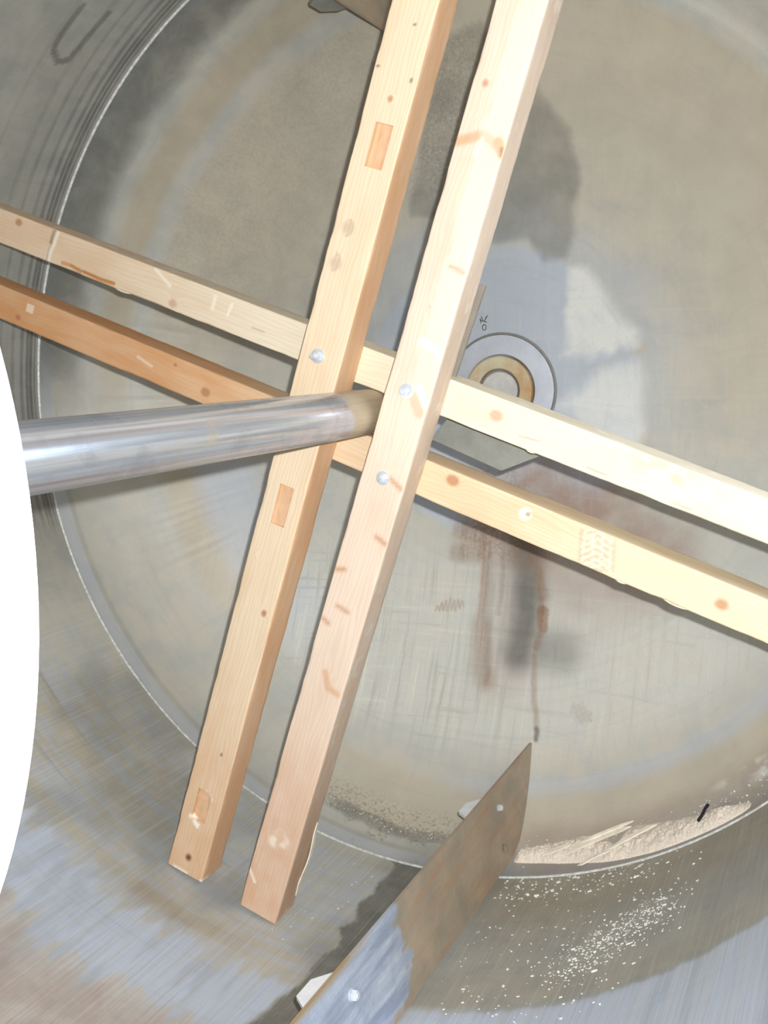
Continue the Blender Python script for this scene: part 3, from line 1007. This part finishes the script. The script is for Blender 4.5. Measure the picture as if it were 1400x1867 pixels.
def paint_B(S, W, D, nz, tint, dirt_shade, pale, front):
    fr = np.where(front, 1., 0.)
    tint = np.maximum(tint, sstep(-.50, -1.10, S) * .50 * (.5 + .8 * nz))
    pale = np.maximum(pale, fr * sstep(.040, .055, W + .02 * (nz - .5)) * sstep(-.2, .3, S) * .30)
    pale = np.maximum(pale, stroke(S, W, [(.185, .047), (.173, .097)], .006, .006) * fr * .75)
    pale = np.maximum(pale, stroke(S, W, [(.098, .068), (.066, .0965)], .005, .005) * fr * .8)
    pale = np.maximum(pale, stroke(S, W, [(.545, .048), (.575, .050)], .002, .006) * fr * .5)
    tint = np.maximum(tint, stroke(S, W, [(.078, .060), (.050, .082)], .006, .008) * fr * .55)
    # a branch knot that crosses the whole face
    st = stroke(S, W, [(.560, .004), (.578, .040), (.583, .052), (.570, .080), (.560, .097)], .004, .010)
    tint = np.maximum(tint, st * fr * .62)
    tint = np.maximum(tint, stroke(S, W, [(.575, .082), (.560, .097)], .007, .008) * fr * 1.0)
    dirt_shade = np.maximum(dirt_shade, stroke(S, W, [(.566, .093), (.554, .097)], .002, .005) * fr * .5)
    for (a, b) in (((-.319, .006), (-.313, .022)), ((-.394, .030), (-.398, .056)), ((-.433, .006), (-.439, .020)), ((-.221, .070), (-.229, .097)),
                   ((.338, .060), (.334, .090)), ((-.095, .062), (-.108, .092))):
        dirt_shade = np.maximum(dirt_shade, stroke(S, W, [a, b], .0006, .004) * fr * .30)
        tint = np.maximum(tint, stroke(S, W, [a, b], .003, .008) * fr * .45)
    tint = np.maximum(tint, stroke(S, W, [(-.545, .045), (-.575, .060), (-.580, .085)], .003, .008) * fr * .5)
    pale = np.maximum(pale, spots(S, W, [(-.952, .050), (-.975, .040), (-.965, .062)], .008, .012) * fr * .6 * sstep(.4, .6, nz))
    pale = np.maximum(pale, stroke(S, W, [(-1.068, .0), (-1.094, .022)], .002, .003) * fr * .7)
    pale = np.maximum(pale, sstep(-1.158, -1.166, S) * sstep(.52, .6, nz) * .8)
    # right flank greyed and flecked: grazing shade painted into the colour
    sd = (W > .093) & (D > .004)
    dirt_shade = np.maximum(dirt_shade, np.where(sd, .20 + .12 * nz, 0))
    pale = np.maximum(pale, np.where(sd, sstep(.66, .74, nz) * .5, 0))
    return tint, dirt_shade, pale


def paint_C(S, W, D, nz, tint, dirt_shade, pale, front):
    fr = np.where(front, 1., 0.)
    tint = np.maximum(tint, sstep(.0, -1.0, S) * .42)
    # old saw kerf with chalky edge
    dirt_shade = np.maximum(dirt_shade, stroke(S, W, [(-.897, .078), (-.899, .045)], .003, .003) * fr * .55)
    dirt_shade = np.maximum(dirt_shade, stroke(S, W, [(-.899, .045), (-.902, .0)], .0012, .002) * fr * .45)
    pale = np.maximum(pale, stroke(S, W, [(-.886, .078), (-.890, .045), (-.897, .022), (-.897, .0)], .002, .006) * fr * .7)
    # resin bleeding
    tint = np.maximum(tint, stroke(S, W, [(-.855, .010), (-.83, .012), (-.80, .006)], .003, .005) * fr * 1.0)
    tint = np.maximum(tint, stroke(S, W, [(-.79, .009), (-.74, .006), (-.70, .008)], .003, .004) * fr * 1.0)
    dirt_shade = np.maximum(dirt_shade, stroke(S, W, [(-.83, .012), (-.78, .009), (-.70, .010)], .0007, .002) * fr * .45)
    for a, b in (((.323, .0203), (.368, .0261)), ((.473, .0122), (.513, .0119)), ((.647, .010), (.685, .0088)), ((-.32, .03), (-.29, .03))):
        dirt_shade = np.maximum(dirt_shade, stroke(S, W, [a, b], .0004, .0025) * fr * .38)
    for a, b in (((-.43, .066), (-.43, .035)), ((-.384, .062), (-.389, .035)), ((-.60, .075), (-.55, .05))):
        pale = np.maximum(pale, stroke(S, W, [a, b], .001, .004) * fr * .7)
    # muddy rub
    rub = np.exp(-(((S - .63) / .09) ** 2 + ((W - .058) / .02) ** 2))
    tint = np.maximum(tint, rub * fr * sstep(.48, .6, nz) * .40)
    tp = (W > .074) & (D > .004)  # top face greyed and flecked, painting in its grazing light
    dirt_shade = np.maximum(dirt_shade, np.where(tp, .04 * nz, 0))
    pale = np.maximum(pale, np.where(tp, sstep(.64, .72, nz) * .5, 0))
    return tint, dirt_shade, pale


def paint_D(S, W, D, nz, tint, dirt_shade, pale, front):
    fr = np.where(front, 1., 0.)
    tint = np.maximum(tint, sstep(.10, -.55, S) * .85)
    tint = np.maximum(tint, sstep(.62, .2, S) * .22)
    pale = np.maximum(pale, (np.abs(S + .918) < .011) * (np.abs(W - .052) < .009) * fr * .55)
    pale = np.maximum(pale, stroke(S, W, [(-.59, .045), (-.548, .036)], .001, .005) * fr * .4)
    # boot print: chevron lugs in three columns between two edge bars
    bs, bw = .548, .040
    a = math.radians(-16)
    p = (S - bs) * math.cos(a) - (W - bw) * math.sin(a)
    q = (S - bs) * math.sin(a) + (W - bw) * math.cos(a)
    m = np.zeros(len(S))
    for c0 in (-.027, -.009, .009, .027):
        m = np.maximum(m, 1 - sstep(.0012, .0024, np.abs(p - c0)))
    sl = np.where(p < 0, q - .6 * p, q + .6 * p)
    chev = 1 - sstep(.0018, .0032, np.abs(((sl + .2) % .0135) - .00675))
    m = np.maximum(m, chev * (np.abs(p) < .030))
    box = (1 - sstep(.034, .040, np.abs(p))) * (1 - sstep(.036, .044, np.abs(q)))
    dirt_shade = np.maximum(dirt_shade, (1 - m) * box * fr * .24 * sstep(.3, .5, nz))
    pale = np.maximum(pale, m * box * fr * .4)
    dirt_shade = np.maximum(dirt_shade, spots(S, W, [(.508, .012), (.500, .03), (.566, .004)], .004, .006) * fr * .35 * sstep(.45, .6, nz))
    # bark edge
    pale = np.maximum(pale, stroke(S, W, [(.389, .0526), (.389, .0528)], .011, .004) * fr * .7)
    dirt_shade = np.maximum(dirt_shade, spots(S, W, [(.395, .054)], .003, .004) * fr * .6)
    tp = (W > .074) & (D > .004)  # top face faintly darkened, grazing shade put into the colour
    dirt_shade = np.maximum(dirt_shade, np.where(tp, .06 * nz, 0))
    return tint, dirt_shade, pale


SGRP = None
tA, uA, nA = timber('timber_beam', 'upright timber with three cut mortises, crossing behind the shaft', SGRP, W_A, A_ANG, -.147, .097, .085, YA,
                    -1.167, 1.165, True,
                    knots=[(.603, .0505, .007, .75), (-.48, .0739, .007, .9), (-.36, .0139, .008, .45), (-1.124, .0487, .009, .95)],
                    pockets=[(.472, .557, .033, .072, .012), (-.281, -.192, .033, .067, .007), (-1.024, -.944, .029, .067, .008)],
                    paint=paint_A, seed=3)
tB, uB, nB = timber('timber_beam', 'upright timber right of the shaft with two bolt heads and no mortises', SGRP, W_B, A_ANG, .0575, .097, .085, YA,
                    -1.166, 1.164, True,
                    knots=[(.67, .0251, .008, .7), (.253, .0419, .006, .5), (-.24, .0852, .007, .4), (-.563, .0605, .012, .35), (.60, .03, .006, .4)],
                    paint=paint_B, seed=14)
tC, uC, nC = timber('timber_beam', 'upper cross timber, pale, with an orange resin streak near its left end', SGRP, W_C, C_ANG, .048, .078, .097, YC,
                    -1.168, 1.168, False,
                    knots=[(-1.005, .0625, .010, .8), (-.533, .0154, .013, .62), (.266, .0423, .017, .62), (-.573, .0701, .012, .35), (.93, .04, .012, .4)],
                    paint=paint_C, seed=25)
tD, uD, nD = timber('timber_beam', 'lower cross timber, orange at left, with a boot print at right', SGRP, W_D, C_ANG, -.126, .078, .097, YC,
                    -1.168, 1.168, False,
                    knots=[(-.95, .0202, .008, .8), (-.487, .0606, .005, .8), (-.393, .0288, .011, .85), (.223, .059, .013, .85), (.389, .0526, .006, .5),
                           (.801, .036, .013, .75)],
                    paint=paint_D, seed=36)


def hex_bolt(parent, P, ax, s=1.0, rod=.018, mat=None, label=None, up=Vector((0, 0, 1)), washer=True):
    """washer, hex nut and threaded end; ax points out of the surface"""
    mat = mat or M_ZINC
    ax = Vector(ax).normalized()
    e1 = up.cross(ax).normalized()
    e2 = ax.cross(e1)
    M = Matrix((e1, ax, e2)).transposed().to_4x4()
    M.translation = P
    bm = bmesh.new()
    if washer:
        bm_lathe(bm, [(.0, 0), (.0150 * s, 0), (.0150 * s, .0018 * s), (.0145 * s, .0024 * s), (0, .0024 * s)], 32, M)
    else:
        bm_lathe(bm, [(0, 0), (.011 * s, 0), (.011 * s, .001 * s), (0, .001 * s)], 32, M)
    b = bm_obj('bolt', bm, mat, parent, True)
    if label: b['label'] = label
    bm = bmesh.new()
    prof = [(0, .0015), (.0088, .0015), (.0098, .003), (.0098, .010), (.0086, .0118), (.0055, .0118)]
    bm_lathe(bm, [(r * s, y * s) for r, y in prof], 6, M)
    nut = bm_obj('nut', bm, mat, None, True, 25)
    nut.parent = b
    nut.matrix_parent_inverse = b.matrix_world.inverted() if False else Matrix.Translation(-Vector(parent.location)) @ Matrix.Identity(4)
    nut.matrix_parent_inverse = Matrix.Identity(4)
    bm = bmesh.new()
    pr = [(0.0055, .004)]
    L = rod * s
    y = .0105 * s
    while y < L:
        pr += [(.0056 * s, y), (.0049 * s, y + .0007 * s)]
        y += .0014 * s
    pr += [(.0046 * s, L), (0, L)]
    bm_lathe(bm, pr, 20, M)
    rd = bm_obj('threaded_end', bm, mat, None, True)
    rd.parent = b
    rd.matrix_parent_inverse = Matrix.Identity(4)
    return b


def on_timber(u, n, off, yf, s, w):
    return Vector((u * s + n * (off + w)).tolist()) + Vector((0, yf, 0))


hex_bolt(tA, on_timber(uA, nA, -.147, YA, .090, .0417), (0, -1, 0), 1.0, .026, label='zinc bolt end above the shaft')
hex_bolt(tB, on_timber(uB, nB, .0575, YA, .083, .0445), (0, -1, 0), 1.0, .022, label='zinc bolt level with the shaft top')
hex_bolt(tB, on_timber(uB, nB, .0575, YA, -.100, .0481), (0, -1, 0), .95, .020, label='zinc bolt below the shaft')
hex_bolt(tA, on_timber(uA, nA, -.147, YA, -.085, .048), (0, -1, 0), 1.0, .016, label='zinc bolt hidden by the shaft')


def ribbon(name, pts, w, t, side, mat, parent=None, taper=True):
    """thin split of wood along pts"""
    V, F = [], []
    n = len(pts)
    for i, p in enumerate(pts):
        p = Vector(p)
        a = Vector(pts[max(i - 1, 0)]); b = Vector(pts[min(i + 1, n - 1)])
        d = (b - a).normalized()
        s = Vector(side) - d * Vector(side).dot(d)
        s.normalize()
        h = d.cross(s)
        k = 1.0
        if taper: k = max(.12, min(1, 6 * min(i + .15, n - 1 - i + .15) / n))
        for (c, e) in ((-1, -1), (1, -1), (1, 1), (-1, 1)):
            V.append(p + s * w * .5 * c * k + h * t * .5 * e * (.6 + .4 * k))
    for i in range(n - 1):
        for j in range(4):
            F.append((i * 4 + j, i * 4 + (j + 1) % 4, i * 4 + 4 + (j + 1) % 4, i * 4 + 4 + j))
    F += [(3, 2, 1, 0), ((n - 1) * 4, (n - 1) * 4 + 1, (n - 1) * 4 + 2, (n - 1) * 4 + 3)]
    return mesh_np(name, V, F, mat, parent, False)


# split sliver peeling off the back right arris at the foot of the right upright
pts = []
for i in range(13):
    t = i / 12
    s = -.93 - .20 * t
    q = on_timber(uB, nB, .0575, YA, s, .097 + .0012 + .006 * math.sin(PI * min(1, t * 1.15)) ** 2 * (1 if t < .87 else .6))
    q.y = YA + .078
    pts.append(q)
sl = ribbon('splinter', pts, .012, .003, (0, 1, 0), M_SPLINT, tB)
sl['label'] = 'long split sliver peeling off the foot'
# splinters on the lower edges of the cross timbers
for par, u, n, off, s, L, sg in ((tC, uC, nC, .048, -.70, .05, -1), (tC, uC, nC, .048, .345, .022, -1), (tD, uD, nD, -.126, .60, .025, -1), (tD, uD, nD, -.126, .70, .05, -1)):
    p0 = on_timber(u, n, off, YC, s, .001) + Vector((0, .004, 0))
    pp = [p0 + Vector((u * (L * k / 4)).tolist()) + Vector((n * sg * (.0025 * math.sin(PI * k / 4) + .0)).tolist()) for k in range(5)]
    ribbon('splinter', pp, .004, .003, (0, 1, 0), W_C, par)

# ------------------------------------------------------------------ steel pieces behind the crossing
bm = bmesh.new()
bm_prism(bm, [(.104, -.061), (.262, -.122), (.344, -.088), (.335, -.020), (.165, .038), (.137, -.021)], (1, 0, 0), (0, 0, 1), (0, 0, 0), (0, 1, 0), -.806, -.796)
bevel_all(bm, .001, 1)
o = bm_obj('steel_plate', bm, M_PLATE)
tag(o, 'grey angled steel plate behind the crossing, between the two cross timbers', 'plate')
bm = bmesh.new()
U, N = Vector(uB.tolist()), Vector(nB.tolist())
bm_prism(bm, [(.129, .10), (.318, .10), (.318, .1675), (.129, .1625)], U, N, (0, 0, 0), (0, 1, 0), -.903, -.896)
bevel_all(bm, .001, 1)
o = bm_obj('steel_strip', bm, M_STRIP)
tag(o, 'thin grey steel strip showing along the right flank of an upright timber', 'strip')

# timber end behind the white disc
u = np.array([math.cos(math.radians(C_ANG)), 0, math.sin(math.radians(C_ANG))])
n = np.array([-u[2], 0, u[0]])
o2 = Vector((0, 0, 0))
bm = bmesh.new()
bm_prism(bm, [(.24, -.057), (.4805, -.057), (.4825, -.045), (.475, -.014), (.24, -.014)], u.tolist(), n.tolist(), (0, 0, 0), (0, 1, 0), DISC_Y + .018, DISC_Y + .052)
bevel_all(bm, .0015, 1)
o = bm_obj('wood_block', bm, M_BLUE)
tag(o, 'pale wooden block end peeking out behind the white disc', 'block')

# ------------------------------------------------------------------ baffles
def baffle(name, label, inner, outer, y0, sgn, brown_all, bolts, brk, seed):
    """flat blade along the tank from inner (x,z) edge to outer edge; far end follows the dished end"""
    I, O = np.array(inner, float), np.array(outer, float)
    root = empty(name, (float(O[0]), -1.2, float(O[1])), label, 'baffle')
    dv = O - I
    L = np.hypot(*dv)
    e = dv / L
    nn = np.array([-e[1], e[0]]) * sgn          # out of the viewed face
    th = .008
    ni = 26
    nj = 220
    V, F, br, ed = [], [], [], []
    rows = []
    for i in range(ni + 1):
        t = i / ni
        p = I + dv * t
        r = np.hypot(*p)
        yend = float(head_y(np.array(min(r, R_T - .002)))) - .004
        if t > .9:
            yend = yend - .03 * ((t - .9) / .1) ** 2
        row = []
        for j in range(nj + 1):
            y = y0 + (yend - y0) * (j / nj)
            row.append((p, y, t))
        rows.append(row)
    for side in (0, 1):
        for row in rows:
            for (p, y, t) in row:
                q = p - nn * (th * side)
                V.append((q[0], y, q[1]))
                wob = float(fbm(np.array([[y * 16, t * 5, seed]]), 4, seed)[0] - .5) * .16 + float(fbm(np.array([[y * 3, t * 26, seed]]), 3, seed + 2)[0] - .5) * .10
                yb = -1.13 - .09 * t - .05 * math.sin(t * 7) + wob
                br.append(1.0 if brown_all else float(sstep(-.012, .012, np.array(y - yb))))
                ed.append(float(sstep(.055, .02, np.array(t)) * sstep(-1.28, -1.40, np.array(y + wob * .5)) * .9) if not brown_all else 0.)
    nr = nj + 1
    N1 = (ni + 1) * nr
    for i in range(ni):
        for j in range(nj):
            a = i * nr + j
            F.append((a, a + 1, a + nr + 1, a + nr))
            F.append((N1 + a, N1 + a + nr, N1 + a + nr + 1, N1 + a + 1))
    for j in range(nj):
        F.append((j, N1 + j, N1 + j + 1, j + 1))
        a = ni * nr + j
        F.append((a, a + 1, N1 + a + 1, N1 + a))
    for i in range(ni):
        a = i * nr
        F.append((a, a + nr, N1 + a + nr, N1 + a))
        a = i * nr + nj
        F.append((a, N1 + a, N1 + a + nr, a + nr))
    b = mesh_np('blade', V, F, M_BAF, root, True, {'brown': np.array(br), 'edge': np.array(ed)})
    b.data.set_sharp_from_angle(angle=math.radians(40))
    E3, N3 = Vector((e[0], 0, e[1])), Vector((nn[0], 0, nn[1]))
    I3 = Vector((I[0], 0, I[1]))
    for (yy, t, s, mt) in bolts:
        P = I3 + E3 * (t * L) + Vector((0, yy, 0))
        hex_bolt(root, P, N3, s, .014, mt, None, Vector((0, 1, 0)), False)
    for (yc, tt, ext) in brk:
        base = I3 + E3 * (tt * L) - N3 * th
        bm = bmesh.new()
        # shelf leg square to the blade, chamfered outer corners
        hw = .058
        bm_prism(bm, [(-hw, 0), (hw, 0), (hw, ext - .030), (hw - .030, ext), (-hw + .030, ext), (-hw, ext - .030)],
                 (0, 1, 0), -N3, base + Vector((0, yc, 0)), E3, 0, .008)
        # leg against the blade
        bm_prism(bm, [(-hw, .008), (hw, .008), (hw, .075), (-hw, .075)], (0, 1, 0), E3, base + Vector((0, yc, 0)), -N3, 0, .007)
        # web down to the shell
        mid = base - N3 * (ext * .45)
        x, z = mid.x, mid.z
        # distance along E3 to the shell
        bq = x * E3.x + z * E3.z
        cq = x * x + z * z - (R_T - .001) ** 2
        hgt = -bq + math.sqrt(bq * bq - cq)
        bm_prism(bm, [(-hw, .006), (hw, .006), (hw, hgt), (-hw, hgt)], (0, 1, 0), E3, mid + Vector((0, yc, 0)), -N3, -.004, .004)
        k = bm_obj('bracket', bm, M_PLATE if brown_all else M_BRACKET, root)
        if not brown_all: k['label'] = 'pale mounting bracket behind the blade'


baffle('baffle_plate', 'long steel baffle at the bottom, brown beyond and bluish grey near, with bolt heads', (.180, -.933), (.2105, -1.140), -2.15, 1, False,
       [(-.552, .27, .85, M_ZINC), (-.552, .76, .9, M_DULLBOLT), (-1.389, .30, 1.05, M_ZINC), (-1.389, .78, .9, M_DULLBOLT), (-2.0, .3, 1., M_ZINC)],
       [(-.55, .28, .088), (-1.39, .28, .088)], 5)
baffle('baffle_plate', 'brown steel baffle at the top, partly hidden behind an upright timber', (-.184, .907), (-.227, 1.140), -2.15, -1, True,
       [(-.552, .27, .85, M_DULLBOLT)], [(-.58, .13, .088)], 9)

# ------------------------------------------------------------------ sawdust and bits
def knuckle(deg, r, lift=0.0):
    a = math.radians(deg)
    return head_point(r * math.cos(a), r * math.sin(a), lift)


def build_pile():
    up_d = [280.3, 284.4, 288.9, 291.8, 295.4, 299, 303.4, 307.7, 311.2, 311.45]
    up_r = [1.160, 1.149, 1.143, 1.143, 1.141, 1.149, 1.158, 1.166, 1.173, 1.176]
    lo_r = [1.172, 1.173, 1.1755, 1.1775, 1.1785, 1.179, 1.179, 1.179, 1.1788, 1.178]
    ND, NR_ = 360, 34
    V = []
    for i in range(ND + 1):
        d = 280.3 + (311.45 - 280.3) * i / ND
        ra, rb = np.interp(d, up_d, up_r), np.interp(d, up_d, lo_r)
        pinch = 1 - .75 * math.exp(-((d - 293.6) / 1.3) ** 2) * .8
        ra = rb - (rb - ra) * pinch
        pa, pb = knuckle(d, ra)[0], knuckle(d, min(rb, 1.179))[0]
        for j in range(NR_ + 1):
            t = j / NR_
            # sample evenly along the knuckle
            y = pa.y + (pb.y - pa.y) * t
            r = R_T * math.sqrt(max(0, 1 - ((y - Y_S) / H_D) ** 2))
            p, n = knuckle(d, r)
            prof = math.sin(PI * t) ** .6
            ends = min(1, (i + 1) / 12, (ND - i + 1) / 40)
            nz = fbm(np.array([[p.x * 70, p.y * 70, p.z * 70]]), 3, 2)[0]
            n2 = fbm(np.array([[p.x * 260, p.y * 260, p.z * 260]]), 2, 4)[0]
            h = prof * ends * (.016 + .012 * nz + .007 * (n2 - .5)) - .003
            V.append(p + n * h)
    F = []
    for i in range(ND):
        for j in range(NR_):
            a = i * (NR_ + 1) + j
            F.append((a, a + 1, a + NR_ + 2, a + NR_ + 1))
    o = mesh_np('sawdust_pile', V, F, M_DUST)
    tag(o, 'drift of pale sawdust lying in the bottom joint right of the baffle', 'sawdust', None, 'stuff')


build_pile()


def chips(name, places, label, smin, smax, mat):
    V, F = [], []
    places = [(p, n, s * .66, el) for p, n, s, el in places]
    rn = random.Random(12)
    for (p, n, s, el) in places:
        t = Vector((rn.uniform(-1, 1), rn.uniform(-1, 1), rn.uniform(-1, 1)))
        t = (t - n * t.dot(n)).normalized()
        if el > 1.5:
            t = Vector((1, .25, .35)); t = (t - n * t.dot(n)).normalized()
        b = n.cross(t)
        k = len(V)
        for c in (-1, 1):
            for d in (-1, 1):
                for e in (0, 1):
                    V.append(p + t * s * el * c * rn.uniform(.6, 1.1) + b * s * d * rn.uniform(.5, 1.1) + n * (e * s * rn.uniform(.7, 1.3) - .0002))
        F += [(k, k + 1, k + 3, k + 2), (k + 4, k + 6, k + 7, k + 5), (k, k + 4, k + 5, k + 1), (k + 2, k + 3, k + 7, k + 6), (k + 1, k + 5, k + 7, k + 3), (k, k + 2, k + 6, k + 4)]
    o = mesh_np(name, V, F, mat, None, False)
    return tag(o, label, 'wood crumbs', None, 'stuff')


def shell_pt(deg, y):
    a = math.radians(deg)
    return Vector((R_T * math.cos(a), y, R_T * math.sin(a))), Vector((-math.cos(a), 0, -math.sin(a)))


pl = []
rn = random.Random(5)
for i in range(620):                       # dense drift
    t = rn.random()
    d = 294.5 + 8.0 * t + rn.gauss(0, 2.0)
    y = -1.03 + .19 * t + rn.gauss(0, .045)
    p, n = shell_pt(d, y)
    pl.append((p, n, abs(rn.gauss(.0011, .0007)) + .0005, rn.choice([1, 1, 1.3, 2.4])))
for i in range(330):                       # wide scatter
    d, y = rn.uniform(281, 306), rn.uniform(-1.28, -.58)
    if y < -1.0 and d > 301: continue
    p, n = shell_pt(d, y)
    pl.append((p, n, abs(rn.gauss(.0010, .0008)) + .0006, rn.choice([1, 1, 1.4, 2.0])))
for i in range(150):                       # just under the weld
    d, y = rn.uniform(280.5, 300), rn.uniform(-.68, -.572)
    p, n = shell_pt(d, y)
    pl.append((p, n, abs(rn.gauss(.0015, .0010)) + .0008, rn.choice([1, 1, 1.5, 2.2])))
for i in range(26):                        # left of the baffle
    d, y = rn.uniform(259, 266), rn.uniform(-1.05, -.62)
    p, n = shell_pt(d, y)
    pl.append((p, n, abs(rn.gauss(.0012, .0006)) + .0008, 1))
chips('wood_crumbs', pl, 'white wood crumbs sprinkled over the tank floor below the sawdust', 1, 2, M_CHIP)
pl = []
for i in range(240):                       # grains shed around the drift, on the dished end
    d = rn.uniform(281, 316)
    r = rn.triangular(1.135, 1.1785, 1.17)
    if d > 306 and r < 1.15: continue
    p, n = knuckle(d, r)
    pl.append((p, n, abs(rn.gauss(.0011, .0007)) + .0006, rn.choice([1, 1, 1.5])))
for i in range(90):
    d = rn.uniform(252, 272)
    r = rn.gauss(1.153, .004)
    p, n = knuckle(d, min(r, 1.177))
    pl.append((p, n, abs(rn.gauss(.0010, .0006)) + .0006, 1))
chips('wood_grains', pl, 'loose sawdust grains around the drift on the dished end', 1, 2, M_CHIP)


def splint(a, b, w, label, lift=.016, bow=.0, mat=None, group=None):
    pa, na = head_point(a[0], a[1], lift)
    pb, nb = head_point(b[0], b[1], lift)
    pts = []
    for i in range(9):
        t = i / 8
        x, z = a[0] + (b[0] - a[0]) * t, a[1] + (b[1] - a[1]) * t
        q, n = head_point(x, z, lift + .011 + bow * math.sin(PI * t))
        pts.append(q)
    n = (na + nb).normalized()
    d = (pb - pa).normalized()
    o = ribbon('wood_splinter', pts, w, .003, n.cross(d), mat or M_SPLINT)
    return tag(o, label, 'splinter', group)


splint((.300, -1.1365), (.366, -1.107), .012, 'short bright white splinter at the left end of the splinters on the sawdust', .020)
splint((.358, -1.118), (.508, -1.038), .015, 'wide tan splinter in the middle of the splinters on the sawdust', .015)
splint((.385, -1.100), (.512, -1.030), .009, 'thin pale splinter lying highest of the splinters on the sawdust', .018)
splint((.400, -1.112), (.470, -1.078), .010, 'blunt flat splinter under the wide tan one, by the weld', .011)
splint((.470, -1.079), (.574, -1.013), .012, 'longest white splinter at the right end of the splinters on the sawdust', .017)

# black stick on the sawdust
pts = []
for i in range(8):
    t = i / 7
    x, z = .677 + (.693 - .677) * t, -.9635 + (.9635 - .938) * t
    q, nn_ = head_point(x, z, .027)
    pts.append(q + Vector((.0012 * math.sin(t * 6), 0, 0)))
o = ribbon('plastic_stick', pts, .0062, .005, (1, 0, 0), M_BLACK, None, False)
tag(o, 'small black stick lying on the right end of the sawdust', 'stick')

# ------------------------------------------------------------------ light
# camera flash beside the lens (portrait grip: flash to the right and above)
psi, pit = .418362, .153981
fwd = Vector((-math.sin(psi) * math.cos(pit), math.cos(psi) * math.cos(pit), -math.sin(pit)))
right = Vector((math.cos(psi), math.sin(psi), 0))
up = right.cross(fwd)
fl = bpy.data.lights.new('camera_flash', 'SPOT')
fl.energy = 215
fl.shadow_soft_size = .011
fl.spot_size = math.radians(110)
fl.spot_blend = .6
fl.color = (.965, .985, 1.0)
fo = bpy.data.objects.new('camera_flash', fl)
COL.objects.link(fo)
fo.location = CAM + right * .042 + up * .048
fo.rotation_euler = (fwd).to_track_quat('-Z', 'Y').to_euler()

w = bpy.data.worlds.new('daylight')
SC.world = w
w.use_nodes = True
nt = w.node_tree
nt.nodes.clear()
k = NB(nt)
bg = k.n('ShaderNodeBackground')
bg.inputs[0].default_value = (.80, .90, 1.0, 1)
bg.inputs[1].default_value = 6.0
ow = k.n('ShaderNodeOutputWorld')
k.l(bg.outputs[0], ow.inputs[0])

# ------------------------------------------------------------------ camera
cd = bpy.data.cameras.new('camera')
cd.sensor_fit = 'HORIZONTAL'
cd.sensor_width = 36
cd.lens = 36 * 1967.1 / 1400
cd.clip_start = .01
co = bpy.data.objects.new('camera', cd)
COL.objects.link(co)
rot = Matrix((right, up, -fwd)).transposed().to_4x4()
rot.translation = CAM
co.matrix_world = rot
SC.camera = co

SC.view_settings.view_transform = 'Standard'
SC.view_settings.look = 'None'
SC.view_settings.gamma = 1
SC.view_settings.use_curve_mapping = False
SC.view_settings.exposure = 0.16
